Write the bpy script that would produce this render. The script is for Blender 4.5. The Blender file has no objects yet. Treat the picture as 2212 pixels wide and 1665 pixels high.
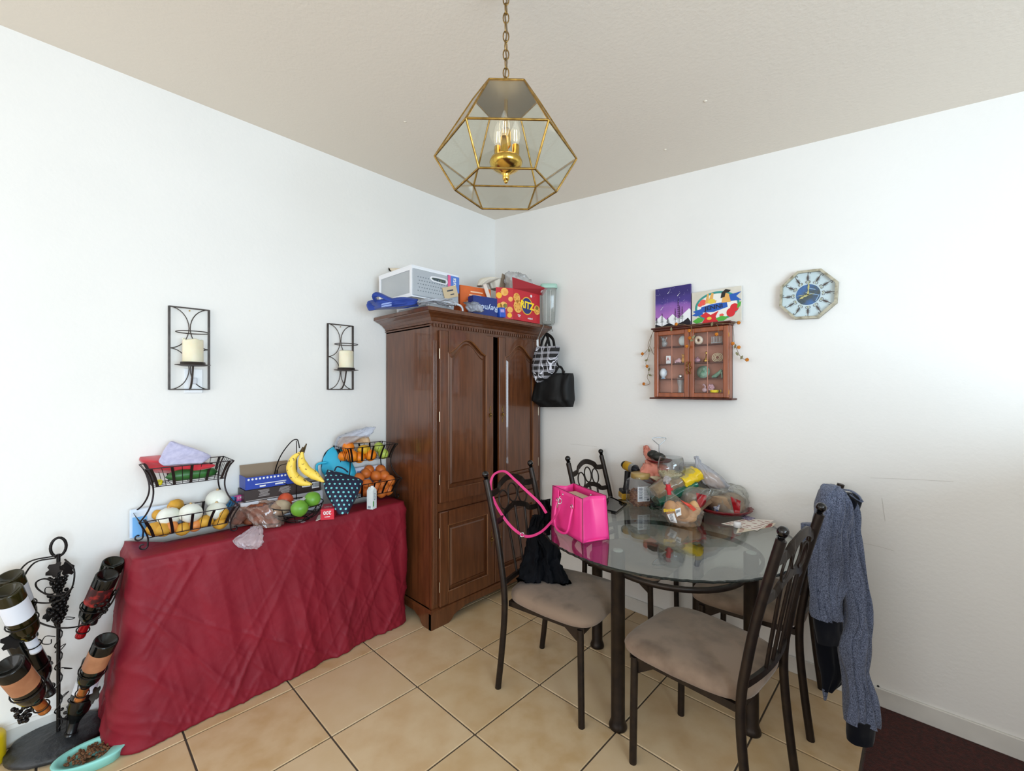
import bpy, bmesh, math, random
from mathutils import Vector, Matrix, noise
from math import sin, cos, pi, radians
SC = bpy.context.scene
COL = SC.collection
V = Vector
rnd = random.Random(7)
# ------------------------------------------------------------------ camera
CAM = V((2.6095, -2.5352, 1.41))
FOC = 936.0
HEAD = math.atan2(894, 936)
FW = V((-sin(HEAD), cos(HEAD), 0)); RT = V((cos(HEAD), sin(HEAD), 0))
cd = bpy.data.cameras.new('camera'); cam = bpy.data.objects.new('camera', cd); COL.objects.link(cam)
cam.location = CAM; cam.rotation_euler = (pi/2, 0, HEAD)
cd.sensor_width = 36; cd.lens = FOC/2212*36; cd.shift_y = 8.5/2212; cd.clip_start = 0.05
SC.camera = cam
# ------------------------------------------------------------------ world, lights, exposure
w = bpy.data.worlds.new('world'); SC.world = w; w.use_nodes = True
w.node_tree.nodes['Background'].inputs[0].default_value = (1.0, 0.95, 0.885, 1)
w.node_tree.nodes['Background'].inputs[1].default_value = 0.84
def area(name, loc, target, sx, sy, power, col):
    l = bpy.data.lights.new(name, 'AREA'); l.shape = 'RECTANGLE'; l.size = sx; l.size_y = sy; l.energy = power; l.color = col
    o = bpy.data.objects.new(name, l); COL.objects.link(o); o.location = loc
    o.rotation_euler = (V(target)-V(loc)).to_track_quat('-Z', 'Y').to_euler()
    return o
area('window_light', (4.9, -2.6, 1.35), (0.0, -1.6, 0.9), 2.0, 1.3, 94, (0.64, 0.84, 1.0))
area('patio_light', (1.9, -5.2, 1.5), (1.2, 0, 1.25), 2.6, 1.9, 22, (0.90, 0.95, 1.0))
SC.view_settings.view_transform = 'Standard'; SC.view_settings.look = 'None'
SC.view_settings.gamma = 1; SC.view_settings.use_curve_mapping = False
SC.view_settings.exposure = 0.47
# ------------------------------------------------------------------ placing: a photo pixel onto a real plane of the room
def ray(px, py):
    d = FW + RT*((px-1106)/FOC); d.z = -(py-841)/FOC; return d
def atz(px, py, z): d = ray(px, py); return CAM + d*((z-CAM.z)/d.z)
def atx(px, py, x): d = ray(px, py); return CAM + d*((x-CAM.x)/d.x)
def aty(px, py, y): d = ray(px, py); return CAM + d*((y-CAM.y)/d.y)
def atd(px, py, Z): return CAM + ray(px, py)*Z
def dep(p): return (V(p)-CAM).dot(FW)
# ------------------------------------------------------------------ materials
def lin(h):
    h = h.lstrip('#'); r = []
    for i in (0, 2, 4):
        c = int(h[i:i+2], 16)/255; r.append(c/12.92 if c <= .04045 else ((c+.055)/1.055)**2.4)
    return (*r, 1)
MC = {}
def M(name, col='#808080', rough=.5, metal=0, spec=.5, col2=None, ns=8, nd=3, lo=.35, hi=.65, stretch=(1, 1, 1), bump=0, bs=150, bd=.002, emit=0, alpha=1, coat=0, sheen=0, sss=0, wave=None):
    if name in MC: return MC[name]
    m = bpy.data.materials.new(name); m.use_nodes = True; nt = m.node_tree; n = nt.nodes; L = nt.links
    b = n['Principled BSDF']; b.inputs['Base Color'].default_value = lin(col)
    b.inputs['Roughness'].default_value = rough; b.inputs['Metallic'].default_value = metal
    b.inputs['Specular IOR Level'].default_value = spec; b.inputs['Alpha'].default_value = alpha
    b.inputs['Coat Weight'].default_value = coat; b.inputs['Sheen Weight'].default_value = sheen
    if sss: b.inputs['Subsurface Weight'].default_value = sss; b.inputs['Subsurface Scale'].default_value = .02
    tc = n.new('ShaderNodeTexCoord')
    if col2:
        mp = n.new('ShaderNodeMapping'); mp.inputs['Scale'].default_value = stretch; L.new(tc.outputs['Object'], mp.inputs[0])
        if wave:
            t = n.new('ShaderNodeTexWave'); t.inputs['Scale'].default_value = ns; t.inputs['Distortion'].default_value = wave
            t.inputs['Detail'].default_value = 3; t.inputs['Detail Scale'].default_value = 1.2
        else:
            t = n.new('ShaderNodeTexNoise'); t.inputs['Scale'].default_value = ns; t.inputs['Detail'].default_value = nd
        L.new(mp.outputs[0], t.inputs['Vector'])
        r = n.new('ShaderNodeValToRGB'); r.color_ramp.elements[0].position = lo; r.color_ramp.elements[1].position = hi
        r.color_ramp.elements[0].color = lin(col); r.color_ramp.elements[1].color = lin(col2)
        L.new(t.outputs['Fac'], r.inputs[0]); L.new(r.outputs[0], b.inputs['Base Color'])
    if bump:
        t2 = n.new('ShaderNodeTexNoise'); t2.inputs['Scale'].default_value = bs; t2.inputs['Detail'].default_value = 3
        L.new(tc.outputs['Object'], t2.inputs['Vector'])
        bp = n.new('ShaderNodeBump'); bp.inputs['Strength'].default_value = bump; bp.inputs['Distance'].default_value = bd
        L.new(t2.outputs['Fac'], bp.inputs['Height']); L.new(bp.outputs[0], b.inputs['Normal'])
    if emit:
        b.inputs['Emission Color'].default_value = lin(col); b.inputs['Emission Strength'].default_value = emit
    MC[name] = m; return m
def GL(name, tint='#ffffff', ior=1.45, rough=0.0, haze=0, hazecol='#ffffff', fblend=1.0):
    """clear sheet: tinted see-through with a Fresnel reflection, plus some diffuse haze"""
    if name in MC: return MC[name]
    m = bpy.data.materials.new(name); m.use_nodes = True; nt = m.node_tree; n = nt.nodes; L = nt.links
    n.remove(n['Principled BSDF']); out = n['Material Output']
    tr = n.new('ShaderNodeBsdfTransparent'); tr.inputs[0].default_value = lin(tint)
    gl = n.new('ShaderNodeBsdfGlossy'); gl.inputs['Roughness'].default_value = rough
    lw = n.new('ShaderNodeLayerWeight'); lw.inputs['Blend'].default_value = .5   # facing is the same on both sides of a sheet
    f0 = ((ior-1)/(ior+1))**2
    pw = n.new('ShaderNodeMath'); pw.operation = 'POWER'; pw.inputs[1].default_value = 4.0; L.new(lw.outputs['Facing'], pw.inputs[0])
    fr = n.new('ShaderNodeMath'); fr.operation = 'MULTIPLY_ADD'; fr.inputs[1].default_value = 1-f0; fr.inputs[2].default_value = f0; L.new(pw.outputs[0], fr.inputs[0])
    base = tr
    if haze:
        df = n.new('ShaderNodeBsdfDiffuse'); df.inputs[0].default_value = lin(hazecol)
        mx = n.new('ShaderNodeMixShader'); mx.inputs[0].default_value = haze
        L.new(tr.outputs[0], mx.inputs[1]); L.new(df.outputs[0], mx.inputs[2]); base = mx
    mm = n.new('ShaderNodeMixShader'); L.new(fr.outputs[0], mm.inputs[0])
    L.new(base.outputs[0], mm.inputs[1]); L.new(gl.outputs[0], mm.inputs[2]); L.new(mm.outputs[0], out.inputs[0])
    MC[name] = m; return m
# ------------------------------------------------------------------ mesh building
def frame(o, x, y):
    x = V(x).normalized(); z = x.cross(V(y)).normalized(); y = z.cross(x)
    m = Matrix.Identity(4)
    for i in range(3): m[i][0] = x[i]; m[i][1] = y[i]; m[i][2] = z[i]; m[i][3] = o[i]
    return m
TXT = {}
class MB:
    def __init__(s): s.v = []; s.f = []; s.mi = []; s.sm = []; s.m = Matrix.Identity(4)
    def at(s, m): s.m = m; return s
    def add(s, vs, fs, mi=0, sm=False):
        o = len(s.v); s.v += [s.m @ V(p) for p in vs]
        for f in fs: s.f.append([o+i for i in f]); s.mi.append(mi); s.sm.append(sm)
        return s
    def box(s, c, d, mi=0, bev=0, seg=1, sm=False):
        if not bev:
            x, y, z = [k/2 for k in d]
            vs = [(c[0]+a*x, c[1]+b*y, c[2]+e*z) for a in (-1, 1) for b in (-1, 1) for e in (-1, 1)]
            return s.add(vs, [(0, 1, 3, 2), (4, 6, 7, 5), (0, 4, 5, 1), (2, 3, 7, 6), (0, 2, 6, 4), (1, 5, 7, 3)], mi, sm)
        bm = bmesh.new(); bmesh.ops.create_cube(bm, size=1)
        for v in bm.verts: v.co = V((v.co.x*d[0], v.co.y*d[1], v.co.z*d[2]))
        bmesh.ops.bevel(bm, geom=bm.edges[:], offset=min(bev, min(d)*.49), segments=seg, profile=.5, affect='EDGES')
        bm.verts.index_update()
        s.add([v.co+V(c) for v in bm.verts], [[v.index for v in f.verts] for f in bm.faces], mi, sm); bm.free(); return s
    def sweep(s, pts, secs, mi=0, closed=False, up=None, sm=True, caps=True):
        pts = [V(p) for p in pts]; n = len(pts); k = len(secs(0) if callable(secs) else secs)
        T = []
        for i in range(n):
            a = pts[(i-1) % n] if (closed or i > 0) else pts[i]; b = pts[(i+1) % n] if (closed or i < n-1) else pts[i]
            T.append((b-a).normalized())
        if up is None:
            u = T[0].orthogonal().normalized()
        vs = []
        for i in range(n):
            t = T[i]
            if up is not None:
                sd = t.cross(V(up)); sd = sd.normalized() if sd.length > 1e-5 else t.orthogonal().normalized(); uu = sd.cross(t)
            else:
                u = (u-t*u.dot(t)); u = u.normalized() if u.length > 1e-6 else t.orthogonal().normalized(); uu = u; sd = t.cross(u)
            sec = secs(i) if callable(secs) else secs
            vs += [pts[i]+sd*a+uu*b for a, b in sec]
        fs = []
        for i in range(n if closed else n-1):
            j = (i+1) % n
            for q in range(k):
                r = (q+1) % k; fs.append((i*k+q, i*k+r, j*k+r, j*k+q))
        s.add(vs, fs, mi, sm)
        if caps and not closed: s.add(vs[:k], [tuple(range(k))[::-1]], mi); s.add(vs[-k:], [tuple(range(k))], mi)
        return s
    def tube(s, pts, r, n=8, mi=0, closed=False, up=None, sm=True, caps=True):
        def sec(i):
            rr = r(i) if callable(r) else (r[i] if isinstance(r, (list, tuple)) else r)
            return [(rr*cos(2*pi*q/n), rr*sin(2*pi*q/n)) for q in range(n)]
        return s.sweep(pts, sec, mi, closed, up, sm, caps)
    def bar(s, pts, wd, th, mi=0, closed=False, up=(0, 0, 1), sm=False):
        return s.sweep(pts, [(-wd/2, -th/2), (wd/2, -th/2), (wd/2, th/2), (-wd/2, th/2)], mi, closed, up, sm)
    def lathe(s, prof, n=24, mi=0, sm=True, c=(0, 0, 0), sq=0, cap=False):
        vs = []
        for r, z in prof:
            for q in range(n):
                a = 2*pi*q/n; rr = r
                if sq: rr = r/((abs(cos(a))**sq+abs(sin(a))**sq)**(1/sq))
                vs.append((c[0]+rr*cos(a), c[1]+rr*sin(a), c[2]+z))
        fs = [(i*n+q, i*n+(q+1) % n, (i+1)*n+(q+1) % n, (i+1)*n+q) for i in range(len(prof)-1) for q in range(n)]
        if cap: fs += [tuple(range(n))[::-1], tuple(range((len(prof)-1)*n, len(prof)*n))]
        return s.add(vs, fs, mi, sm)
    def prism(s, poly, z0, z1, mi=0, sm=False):
        n = len(poly); vs = [(x, y, z0) for x, y in poly]+[(x, y, z1) for x, y in poly]
        fs = [(i, (i+1) % n, n+(i+1) % n, n+i) for i in range(n)]
        s.add(vs, fs, mi, sm); s.add(vs, [tuple(range(n))[::-1], tuple(range(n, 2*n))], mi); return s
    def ball(s, c, r, nu=14, nv=9, mi=0, amp=0, fr=3, seed=0, fn=None):
        r = (r, r, r) if not isinstance(r, (tuple, list)) else r; vs = []; c = V(c)
        for i in range(nv+1):
            for q in range(nu):
                a = pi*i/nv; b = 2*pi*q/nu; d = V((sin(a)*cos(b), sin(a)*sin(b), cos(a)))
                k = 1+(amp*noise.noise(d*fr+V((seed*7.3, seed, 3)))*2 if amp else 0)
                if fn: k *= fn(d)
                vs.append(c+V((d.x*r[0], d.y*r[1], d.z*r[2]))*k)
        return s.add(vs, [(i*nu+q, (i+1)*nu+q, (i+1)*nu+(q+1) % nu, i*nu+(q+1) % nu) for i in range(nv) for q in range(nu)], mi, True)
    def loft(s, lev, n=28, mi=0, fold=0, ff=5, seed=0, caps=True, sub=5, hard=2.0):
        """lev: (left point, right point, thickness vector): soft volume through real points"""
        L = []
        for i in range(len(lev)-1):
            a, b = lev[i], lev[i+1]
            p0 = lev[i-1] if i > 0 else a; p3 = lev[i+2] if i+2 < len(lev) else b
            for t in range(sub):
                t = t/sub
                L.append([0.5*((2*V(a[k]))+(V(b[k])-V(p0[k]))*t+(2*V(p0[k])-5*V(a[k])+4*V(b[k])-V(p3[k]))*t*t+(3*V(a[k])-V(p0[k])-3*V(b[k])+V(p3[k]))*t**3) for k in range(3)])
        L.append([V(x) for x in lev[-1]])
        vs = []
        for li, (a, b, th) in enumerate(L):
            c = (a+b)/2; h = (b-a)/2; v = li/len(L)
            for q in range(n):
                an = 2*pi*q/n; ca, sa = cos(an), sin(an)
                e = 2/hard; x = math.copysign(abs(ca)**e, ca); y = math.copysign(abs(sa)**e, sa)
                p = c+h*x+th*y
                f = fold*(noise.noise(V((x*ff, seed*3.1+y, v*1.6*ff*.5)))+.5*noise.noise(V((x*ff*2.3, seed+9, v*ff*1.3))))
                p = p+th.normalized()*(f if y > -.2 else f*.4)+h*(f*.6/max(h.length, .01)*.5)
                vs.append(p)
        m = len(L)
        s.add(vs, [(i*n+q, i*n+(q+1) % n, (i+1)*n+(q+1) % n, (i+1)*n+q) for i in range(m-1) for q in range(n)], mi, True)
        if caps: s.add(vs[:n], [tuple(range(n))[::-1]], mi, True); s.add(vs[-n:], [tuple(range(n))], mi, True)
        return s
    def text(s, t, m, size, mi=0, ext=.0004, bold=0, sx=1):
        if (t, bold) not in TXT:
            cu = bpy.data.curves.new('t', 'FONT'); cu.body = t; cu.size = 1; cu.align_x = 'CENTER'; cu.align_y = 'CENTER'
            cu.resolution_u = 2; cu.offset = bold; cu.extrude = 0
            o = bpy.data.objects.new('t', cu); COL.objects.link(o); bpy.context.view_layer.update()
            me = bpy.data.meshes.new_from_object(o.evaluated_get(bpy.context.evaluated_depsgraph_get()))
            TXT[(t, bold)] = ([v.co.copy() for v in me.vertices], [tuple(p.vertices) for p in me.polygons])
            bpy.data.objects.remove(o); bpy.data.curves.remove(cu)
        vs, fs = TXT[(t, bold)]; k = s.m; s.m = k @ m
        s.add([(v.x*size*sx, v.y*size, ext) for v in vs], fs, mi); s.m = k; return s
    def jit(s, amp, fr, seed=0, ridge=False):
        for i, p in enumerate(s.v):
            q = p*fr+V((seed*5.1, seed*2.3, seed)); d = V((noise.noise(q), noise.noise(q+V((31, 7, 3))), noise.noise(q+V((5, 77, 13)))))
            if ridge: d = V([(1-2*abs(x)*1.6) for x in d])*.6
            s.v[i] = p+d*amp
        return s
    def build(s, name, mats, parent=None, world=False, fixn=True):
        me = bpy.data.meshes.new(name); vs = s.v
        if world and parent is not None:
            inv = parent.matrix_basis.inverted() if not parent.parent else (parent.parent.matrix_basis @ parent.matrix_basis).inverted()
            vs = [inv @ p for p in vs]
        me.from_pydata([tuple(p) for p in vs], [], s.f)
        for mt in (mats if isinstance(mats, (list, tuple)) else [mats]): me.materials.append(mt)
        me.polygons.foreach_set('material_index', s.mi); me.polygons.foreach_set('use_smooth', s.sm)
        me.update()
        if fixn:
            bm = bmesh.new(); bm.from_mesh(me); bmesh.ops.recalc_face_normals(bm, faces=bm.faces); bm.to_mesh(me); bm.free()
        o = bpy.data.objects.new(name, me); COL.objects.link(o)
        if parent is not None: o.parent = parent
        return o
def tag(o, label=None, cat=None, group=None, kind=None):
    if label: o['label'] = label
    if cat: o['category'] = cat
    if group: o['group'] = group
    if kind: o['kind'] = kind
    return o
def thing(name, label, cat, loc=(0, 0, 0), rz=0, group=None):
    o = bpy.data.objects.new(name, None); COL.objects.link(o); o.empty_display_size = .05
    o.location = loc; o.rotation_euler = (0, 0, rz); o.matrix_basis = Matrix.Translation(loc) @ Matrix.Rotation(rz, 4, 'Z')
    return tag(o, label, cat, group)
def solo(name, mb, mats, label, cat, group=None, kind=None, org=None):
    """a thing that is one mesh; its origin goes to its base"""
    if org is None:
        xs = [p.x for p in mb.v]; ys = [p.y for p in mb.v]; zs = [p.z for p in mb.v]
        org = V(((min(xs)+max(xs))/2, (min(ys)+max(ys))/2, min(zs)))
    mb.v = [p-V(org) for p in mb.v]
    o = mb.build(name, mats); o.location = org; return tag(o, label, cat, group, kind)
def kids(o): return [c for c in bpy.data.objects if c.parent == o]
def dup(o, loc=None, rz=None, label=None, par=None):
    c = o.copy(); COL.objects.link(c)
    if par: c.parent = par
    if loc is not None: c.location = loc
    if rz is not None: c.rotation_euler = (0, 0, rz)
    if label: c['label'] = label
    for k in kids(o): dup(k, par=c)
    return c
def arc(c, r, a0, a1, n, x=(1, 0, 0), y=(0, 1, 0), r2=None):
    c, x, y = V(c), V(x), V(y); r2 = r2 or r
    return [c+x*(r*cos(a0+(a1-a0)*i/n))+y*(r2*sin(a0+(a1-a0)*i/n)) for i in range(n+1)]
def bez(P, n=10):
    P = [V(p) for p in P]; out = []
    for i in range(len(P)-1):
        a, b = P[i], P[i+1]; p0 = P[i-1] if i else a*2-b; p3 = P[i+2] if i+2 < len(P) else b*2-a
        for t in range(n):
            t /= n; out.append(.5*(2*a+(b-p0)*t+(2*p0-5*a+4*b-p3)*t*t+(3*a-p0-3*b+p3)*t**3))
    return out+[P[-1]]
def lv(pl, pr, py, Z, th, py2=None):
    """level of a loft: left and right edge points at depth Z, thickness th towards the viewer side"""
    a = atd(pl, py, Z); b = atd(pr, py if py2 is None else py2, Z); d = (b-a); d.z = 0
    nrm = d.cross(V((0, 0, 1))).normalized() if d.length > 1e-5 else V(-FW)
    return (a, b, nrm*th)
# common materials
white_wall = M('wall_paint', '#ecebe8', .62, spec=.3, col2='#e8e7e4', ns=1.3, bump=.22, bs=55, bd=.004)
ceil_paint = M('ceiling_paint', '#e9e1d5', .8, spec=.2, bump=.25, bs=70, bd=.004)
trimw = M('trim_paint', '#dedcd6', .45, col2='#cfcdc8', ns=6)
dkmetal = M('bronze_black_metal', '#241d1a', .38, .55, col2='#30261f', ns=30, bump=.1, bs=300, bd=.0006)
blk_wire = M('black_wire', '#1c1817', .4, .6)
gunwire = M('grey_sconce_metal', '#4d4542', .45, .6, col2='#3c3633', ns=25)
suede = M('taupe_suede', '#847060', .9, spec=.12, col2='#57473a', ns=8, nd=6, lo=.46, hi=.78, sheen=.2, bump=.15, bs=400, bd=.0008)
wood = M('cherry_wood', '#6a3d22', .3, spec=.5, col2='#4a2814', ns=9, nd=6, stretch=(6, 6, .55), lo=.3, hi=.75, coat=.45)
wood_lt = M('cherry_wood_worn', '#7d4f2b', .32, spec=.5, col2='#5c3418', ns=9, nd=6, stretch=(6, 6, .55), lo=.3, hi=.75, coat=.3)
brass = M('polished_brass', '#d9b15a', .18, 1)
brass_old = M('aged_brass', '#a9864a', .35, .9, col2='#7d6338', ns=40)
white_pl = M('white_plastic', '#e9ebee', .35)
black = M('black_matt', '#0b0b0c', .6)
# ------------------------------------------------------------------ the room
XW = -0.012
def cz(x): return 2.8355-0.1015*x
mb = MB(); mb.box((XW-.05, -2.2, 1.45), (.1, 4.6, 2.9)); tag(mb.build('wall_left', white_wall), kind='structure')
mb = MB(); mb.box((2.4, .05, 1.45), (5.0, .1, 2.9)); wr = tag(mb.build('wall_right', white_wall), kind='structure')
mb = MB(); mb.add([(XW-.1, .1, cz(XW-.1)), (5, .1, cz(5)), (5, -4.6, cz(5)), (XW-.1, -4.6, cz(XW-.1)), (XW-.1, .1, 3), (5, .1, 3), (5, -4.6, 3), (XW-.1, -4.6, 3)], [(0, 1, 2, 3), (4, 7, 6, 5), (0, 4, 5, 1), (1, 5, 6, 2), (2, 6, 7, 3), (3, 7, 4, 0)])
ce = tag(mb.build('ceiling', ceil_paint), kind='structure')
# small blemishes the photo shows
for (px, py) in ((875, 263), (1437, 323), (1524, 218)):
    d = ray(px, py); t = (2.8355-.1015*CAM.x-CAM.z)/(d.z+.1015*d.x); p = CAM+d*t
    q = MB(); q.ball(p, (.008, .008, .003), 8, 5); q.build('paint_blister' if px > 900 else 'ceiling_hook', M('blister_cream', '#e8dfcf', .7), ce)
scuff = M('scuff_grey', '#c4c1bb', .8)
for (a, b) in (((1850, 1172), (1880, 1176)), ((1880, 1176), (1932, 1190)), ((1232, 959), (1290, 965)), ((1880, 1032), (2060, 1040)), ((1905, 1075), (1912, 1125))):
    q = MB(); pa, pb = aty(*a, -.0006), aty(*b, -.0006); q.bar([pa, (pa+pb)/2+V((0, 0, .002)), pb], .0006, .0012); q.build('paint_crack', scuff, wr)
q = MB(); q.ball(aty(1897, 1482, 0), .005, 6, 4); q.build('nail_hole', black, wr)
mb = MB(); mb.box((3.42, -.95, .62), (.12, 1.9, 1.24)); mb.box((3.42, -.95, 1.255), (.16, 1.94, .03), bev=.004); tag(mb.build('added_shade_wall', white_wall), kind='structure')   # unseen half wall, added to shade the lower part of the right wall
def base(name, pts):
    m_ = MB(); m_.sweep(pts, [(-.001, 0), (.012, 0), (.012, .07), (.006, .083), (-.001, .085)], up=(0, 0, 1), sm=False); return tag(m_.build(name, trimw), kind='structure')
base('baseboard_left', [(XW, -4.5, 0), (XW, -1.1, 0)]); 
mb = MB(); mb.box((2.4, -.006, .04), (5, .012, .08), bev=.003); tag(mb.build('baseboard_right', trimw), kind='structure')
# floor: grout slab with every tile its own piece
grout = M('dark_grout', '#4a4038', .9)
mb = MB(); mb.box((1.2, -2.25, -.03), (2.45+.05, 4.7, .05)); fl = tag(mb.build('floor', grout), kind='structure')
tile_m = []
for i, (a, b) in enumerate((('#d0b792', '#c4a57b'), ('#d4bb97', '#c8a981'), ('#cdb38e', '#d2ba98'), ('#d0b691', '#c2a277'))):
    tile_m.append(M('ceramic_tile_%s' % 'abcd'[i], a, .38, spec=.45, col2=b, ns=7+i, nd=7, lo=.38, hi=.68, bump=.08, bs=60, bd=.001))
P_ = .4115; X0 = .4515-P_*2; Y0 = -.946+P_*3
xs = [X0+P_*i for i in range(0, 9)]; ys = [Y0-P_*j for j in range(0, 12)]
TC = {}
k = 0
for i in range(len(xs)-1):
    for j in range(len(ys)-1):
        x0, x1 = max(xs[i], 0), min(xs[i+1], 2.432); y1, y0 = min(ys[j], 0), ys[j+1]
        if x1-x0 < .02 or y1-y0 < .02 or y0 < -4.5: continue
        g = .0035; dx, dy = round(x1-x0-2*g, 4), round(y1-y0-2*g, 4); k += 1
        key = (dx, dy, (i*3+j*5) % 4)
        if key not in TC:
            m_ = MB(); m_.box((0, 0, -.006), (dx, dy, .012), bev=.002); o = m_.build('tile', tile_m[key[2]], fl); TC[key] = o.data
        else:
            o = bpy.data.objects.new('tile', TC[key]); COL.objects.link(o); o.parent = fl
        o.location = ((x0+x1)/2, (y0+y1)/2, 0)
carpet = M('maroon_carpet', '#4a1d17', .95, spec=.05, col2='#2f120e', ns=60, nd=6, bump=.8, bs=260, bd=.004, sheen=.15)
mb = MB(); mb.box((3.72, -2.25, -.028), (2.57, 4.7, .056), bev=.006)
tag(mb.build('carpet', carpet), 'dark maroon carpet beyond the tiled floor, at the foot of the right wall', 'carpet', kind='stuff')
# ------------------------------------------------------------------ armoire
FX, YL, YR = .51, -1.02, -.03
ar = thing('armoire', 'tall dark cherry wood armoire with arched raised-panel doors in the corner', 'armoire', (.25, -.525, 0))
W = dict(parent=ar, world=True)
mb = MB(); mb.tube([(0, YL-.002, 1.792), (FX, YL-.002, 1.792)], .006, 6); mb.build('side_bead', wood, **W)
mb = MB()
mb.box(((FX-.02)/2, YL+.011, .95), (FX-.02, .022, 1.74)); mb.box(((FX-.02)/2, YR-.011, .95), (FX-.02, .022, 1.74))
mb.box((.01, (YL+YR)/2, .94), (.02, YR-YL-.05, 1.7)); mb.box(((FX-.02)/2, (YL+YR)/2, 1.79), (FX-.02, YR-YL, .02)); mb.box(((FX-.03)/2, (YL+YR)/2, .10), (FX-.03, YR-YL, .03))
mb.box((FX-.22, (YL+YR)/2, .705), (.42, YR-YL-.05, .02))
mb.build('carcass', wood, **W)
mb = MB()
mb.box((FX-.011, YL+.0225, .94), (.022, .045, 1.72)); mb.box((FX-.011, YR-.0225, .94), (.022, .045, 1.72))
mb.box((FX-.011, (YL+YR)/2, 1.782), (.022, YR-YL-.09, .04)); mb.box((FX-.011, (YL+YR)/2, .705), (.022, YR-YL-.09, .05)); mb.box((FX-.011, (YL+YR)/2, .105), (.022, YR-YL-.09, .02))
mb.build('face_frame', wood, **W)
for yy in (YL+.012, YL+.022, YL+.032, YR-.012, YR-.022, YR-.032):
    q = MB(); q.tube([(FX+.0005, yy, .14), (FX+.0005, yy, 1.70)], .0036, 6); q.build('reed', wood, **W)
# crown: profile swept round three sides
prof = [(0, 0), (.008, 0), (.010, .012), (.016, .016), (.03, .03), (.05, .042), (.074, .052), (.080, .056), (.090, .058), (.090, .076), (.086, .08), (0, .08)]
mb = MB(); ring = []
for (o_, z_) in prof: ring.append([(0, YL-o_, 1.8+z_), (FX+o_, YL-o_, 1.8+z_), (FX+o_, min(YR+o_, -.003), 1.8+z_), (0, min(YR+o_, -.003), 1.8+z_)])
vs = [p for r_ in ring for p in r_]; n_ = len(prof)
mb.add(vs, [(i*4+q, i*4+q+1, (i+1)*4+q+1, (i+1)*4+q) for i in range(n_-1) for q in range(3)]+[tuple(range((n_-1)*4, n_*4)), tuple(range(3, -1, -1))])
mb.build('crown_moulding', wood, **W)
mb = MB(); nt_ = 46
for i in range(nt_):
    y_ = YL+.012+(YR-YL-.02)*i/nt_; mb.box((FX+.004, y_, 1.79), (.012, .0125, .018))
o = mb.build('dentil_trim', wood, **W); o['kind'] = 'stuff'
# base with bracket feet
def bracket(L_, h=.098):
    e = .2 if L_ > .7 else .13
    P = [(0, 0), (e*.62, 0), (e*.75, .012), (e*.86, .035), (e, .045), (e*1.15, .05), (e*1.3, .062), (L_-e*1.3, .062), (L_-e*1.15, .05), (L_-e, .045), (L_-e*.86, .035), (L_-e*.75, .012), (L_-e*.62, 0), (L_, 0), (L_, h), (0, h)]
    return P
mb = MB(); mb.at(frame((FX-.01, YL-.014, 0), (0, 1, 0), (0, 0, 1))).prism(bracket(YR-YL+.02), 0, .024)
mb.at(frame((0, YL+.006, 0), (1, 0, 0), (0, 0, 1))).prism(bracket(FX+.012), 0, .02)
mb.at(frame((0, YR+.012, 0), (1, 0, 0), (0, 0, 1))).prism(bracket(FX+.012), 0, .02)
mb.at(Matrix.Identity(4)); mb.sweep([(0, YL-.014, .098), (FX+.014, YL-.014, .098), (FX+.014, YR+.01, .098)], [(-.004, -.004), (.006, -.002), (.004, .01), (-.012, .016)], up=(0, 0, 1), sm=False)
mb.build('bracket_base', wood, **W)
mb = MB(); mb.box((FX-.04, (YL+YR)/2, .82), (.06, .02, .02)); 
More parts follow.
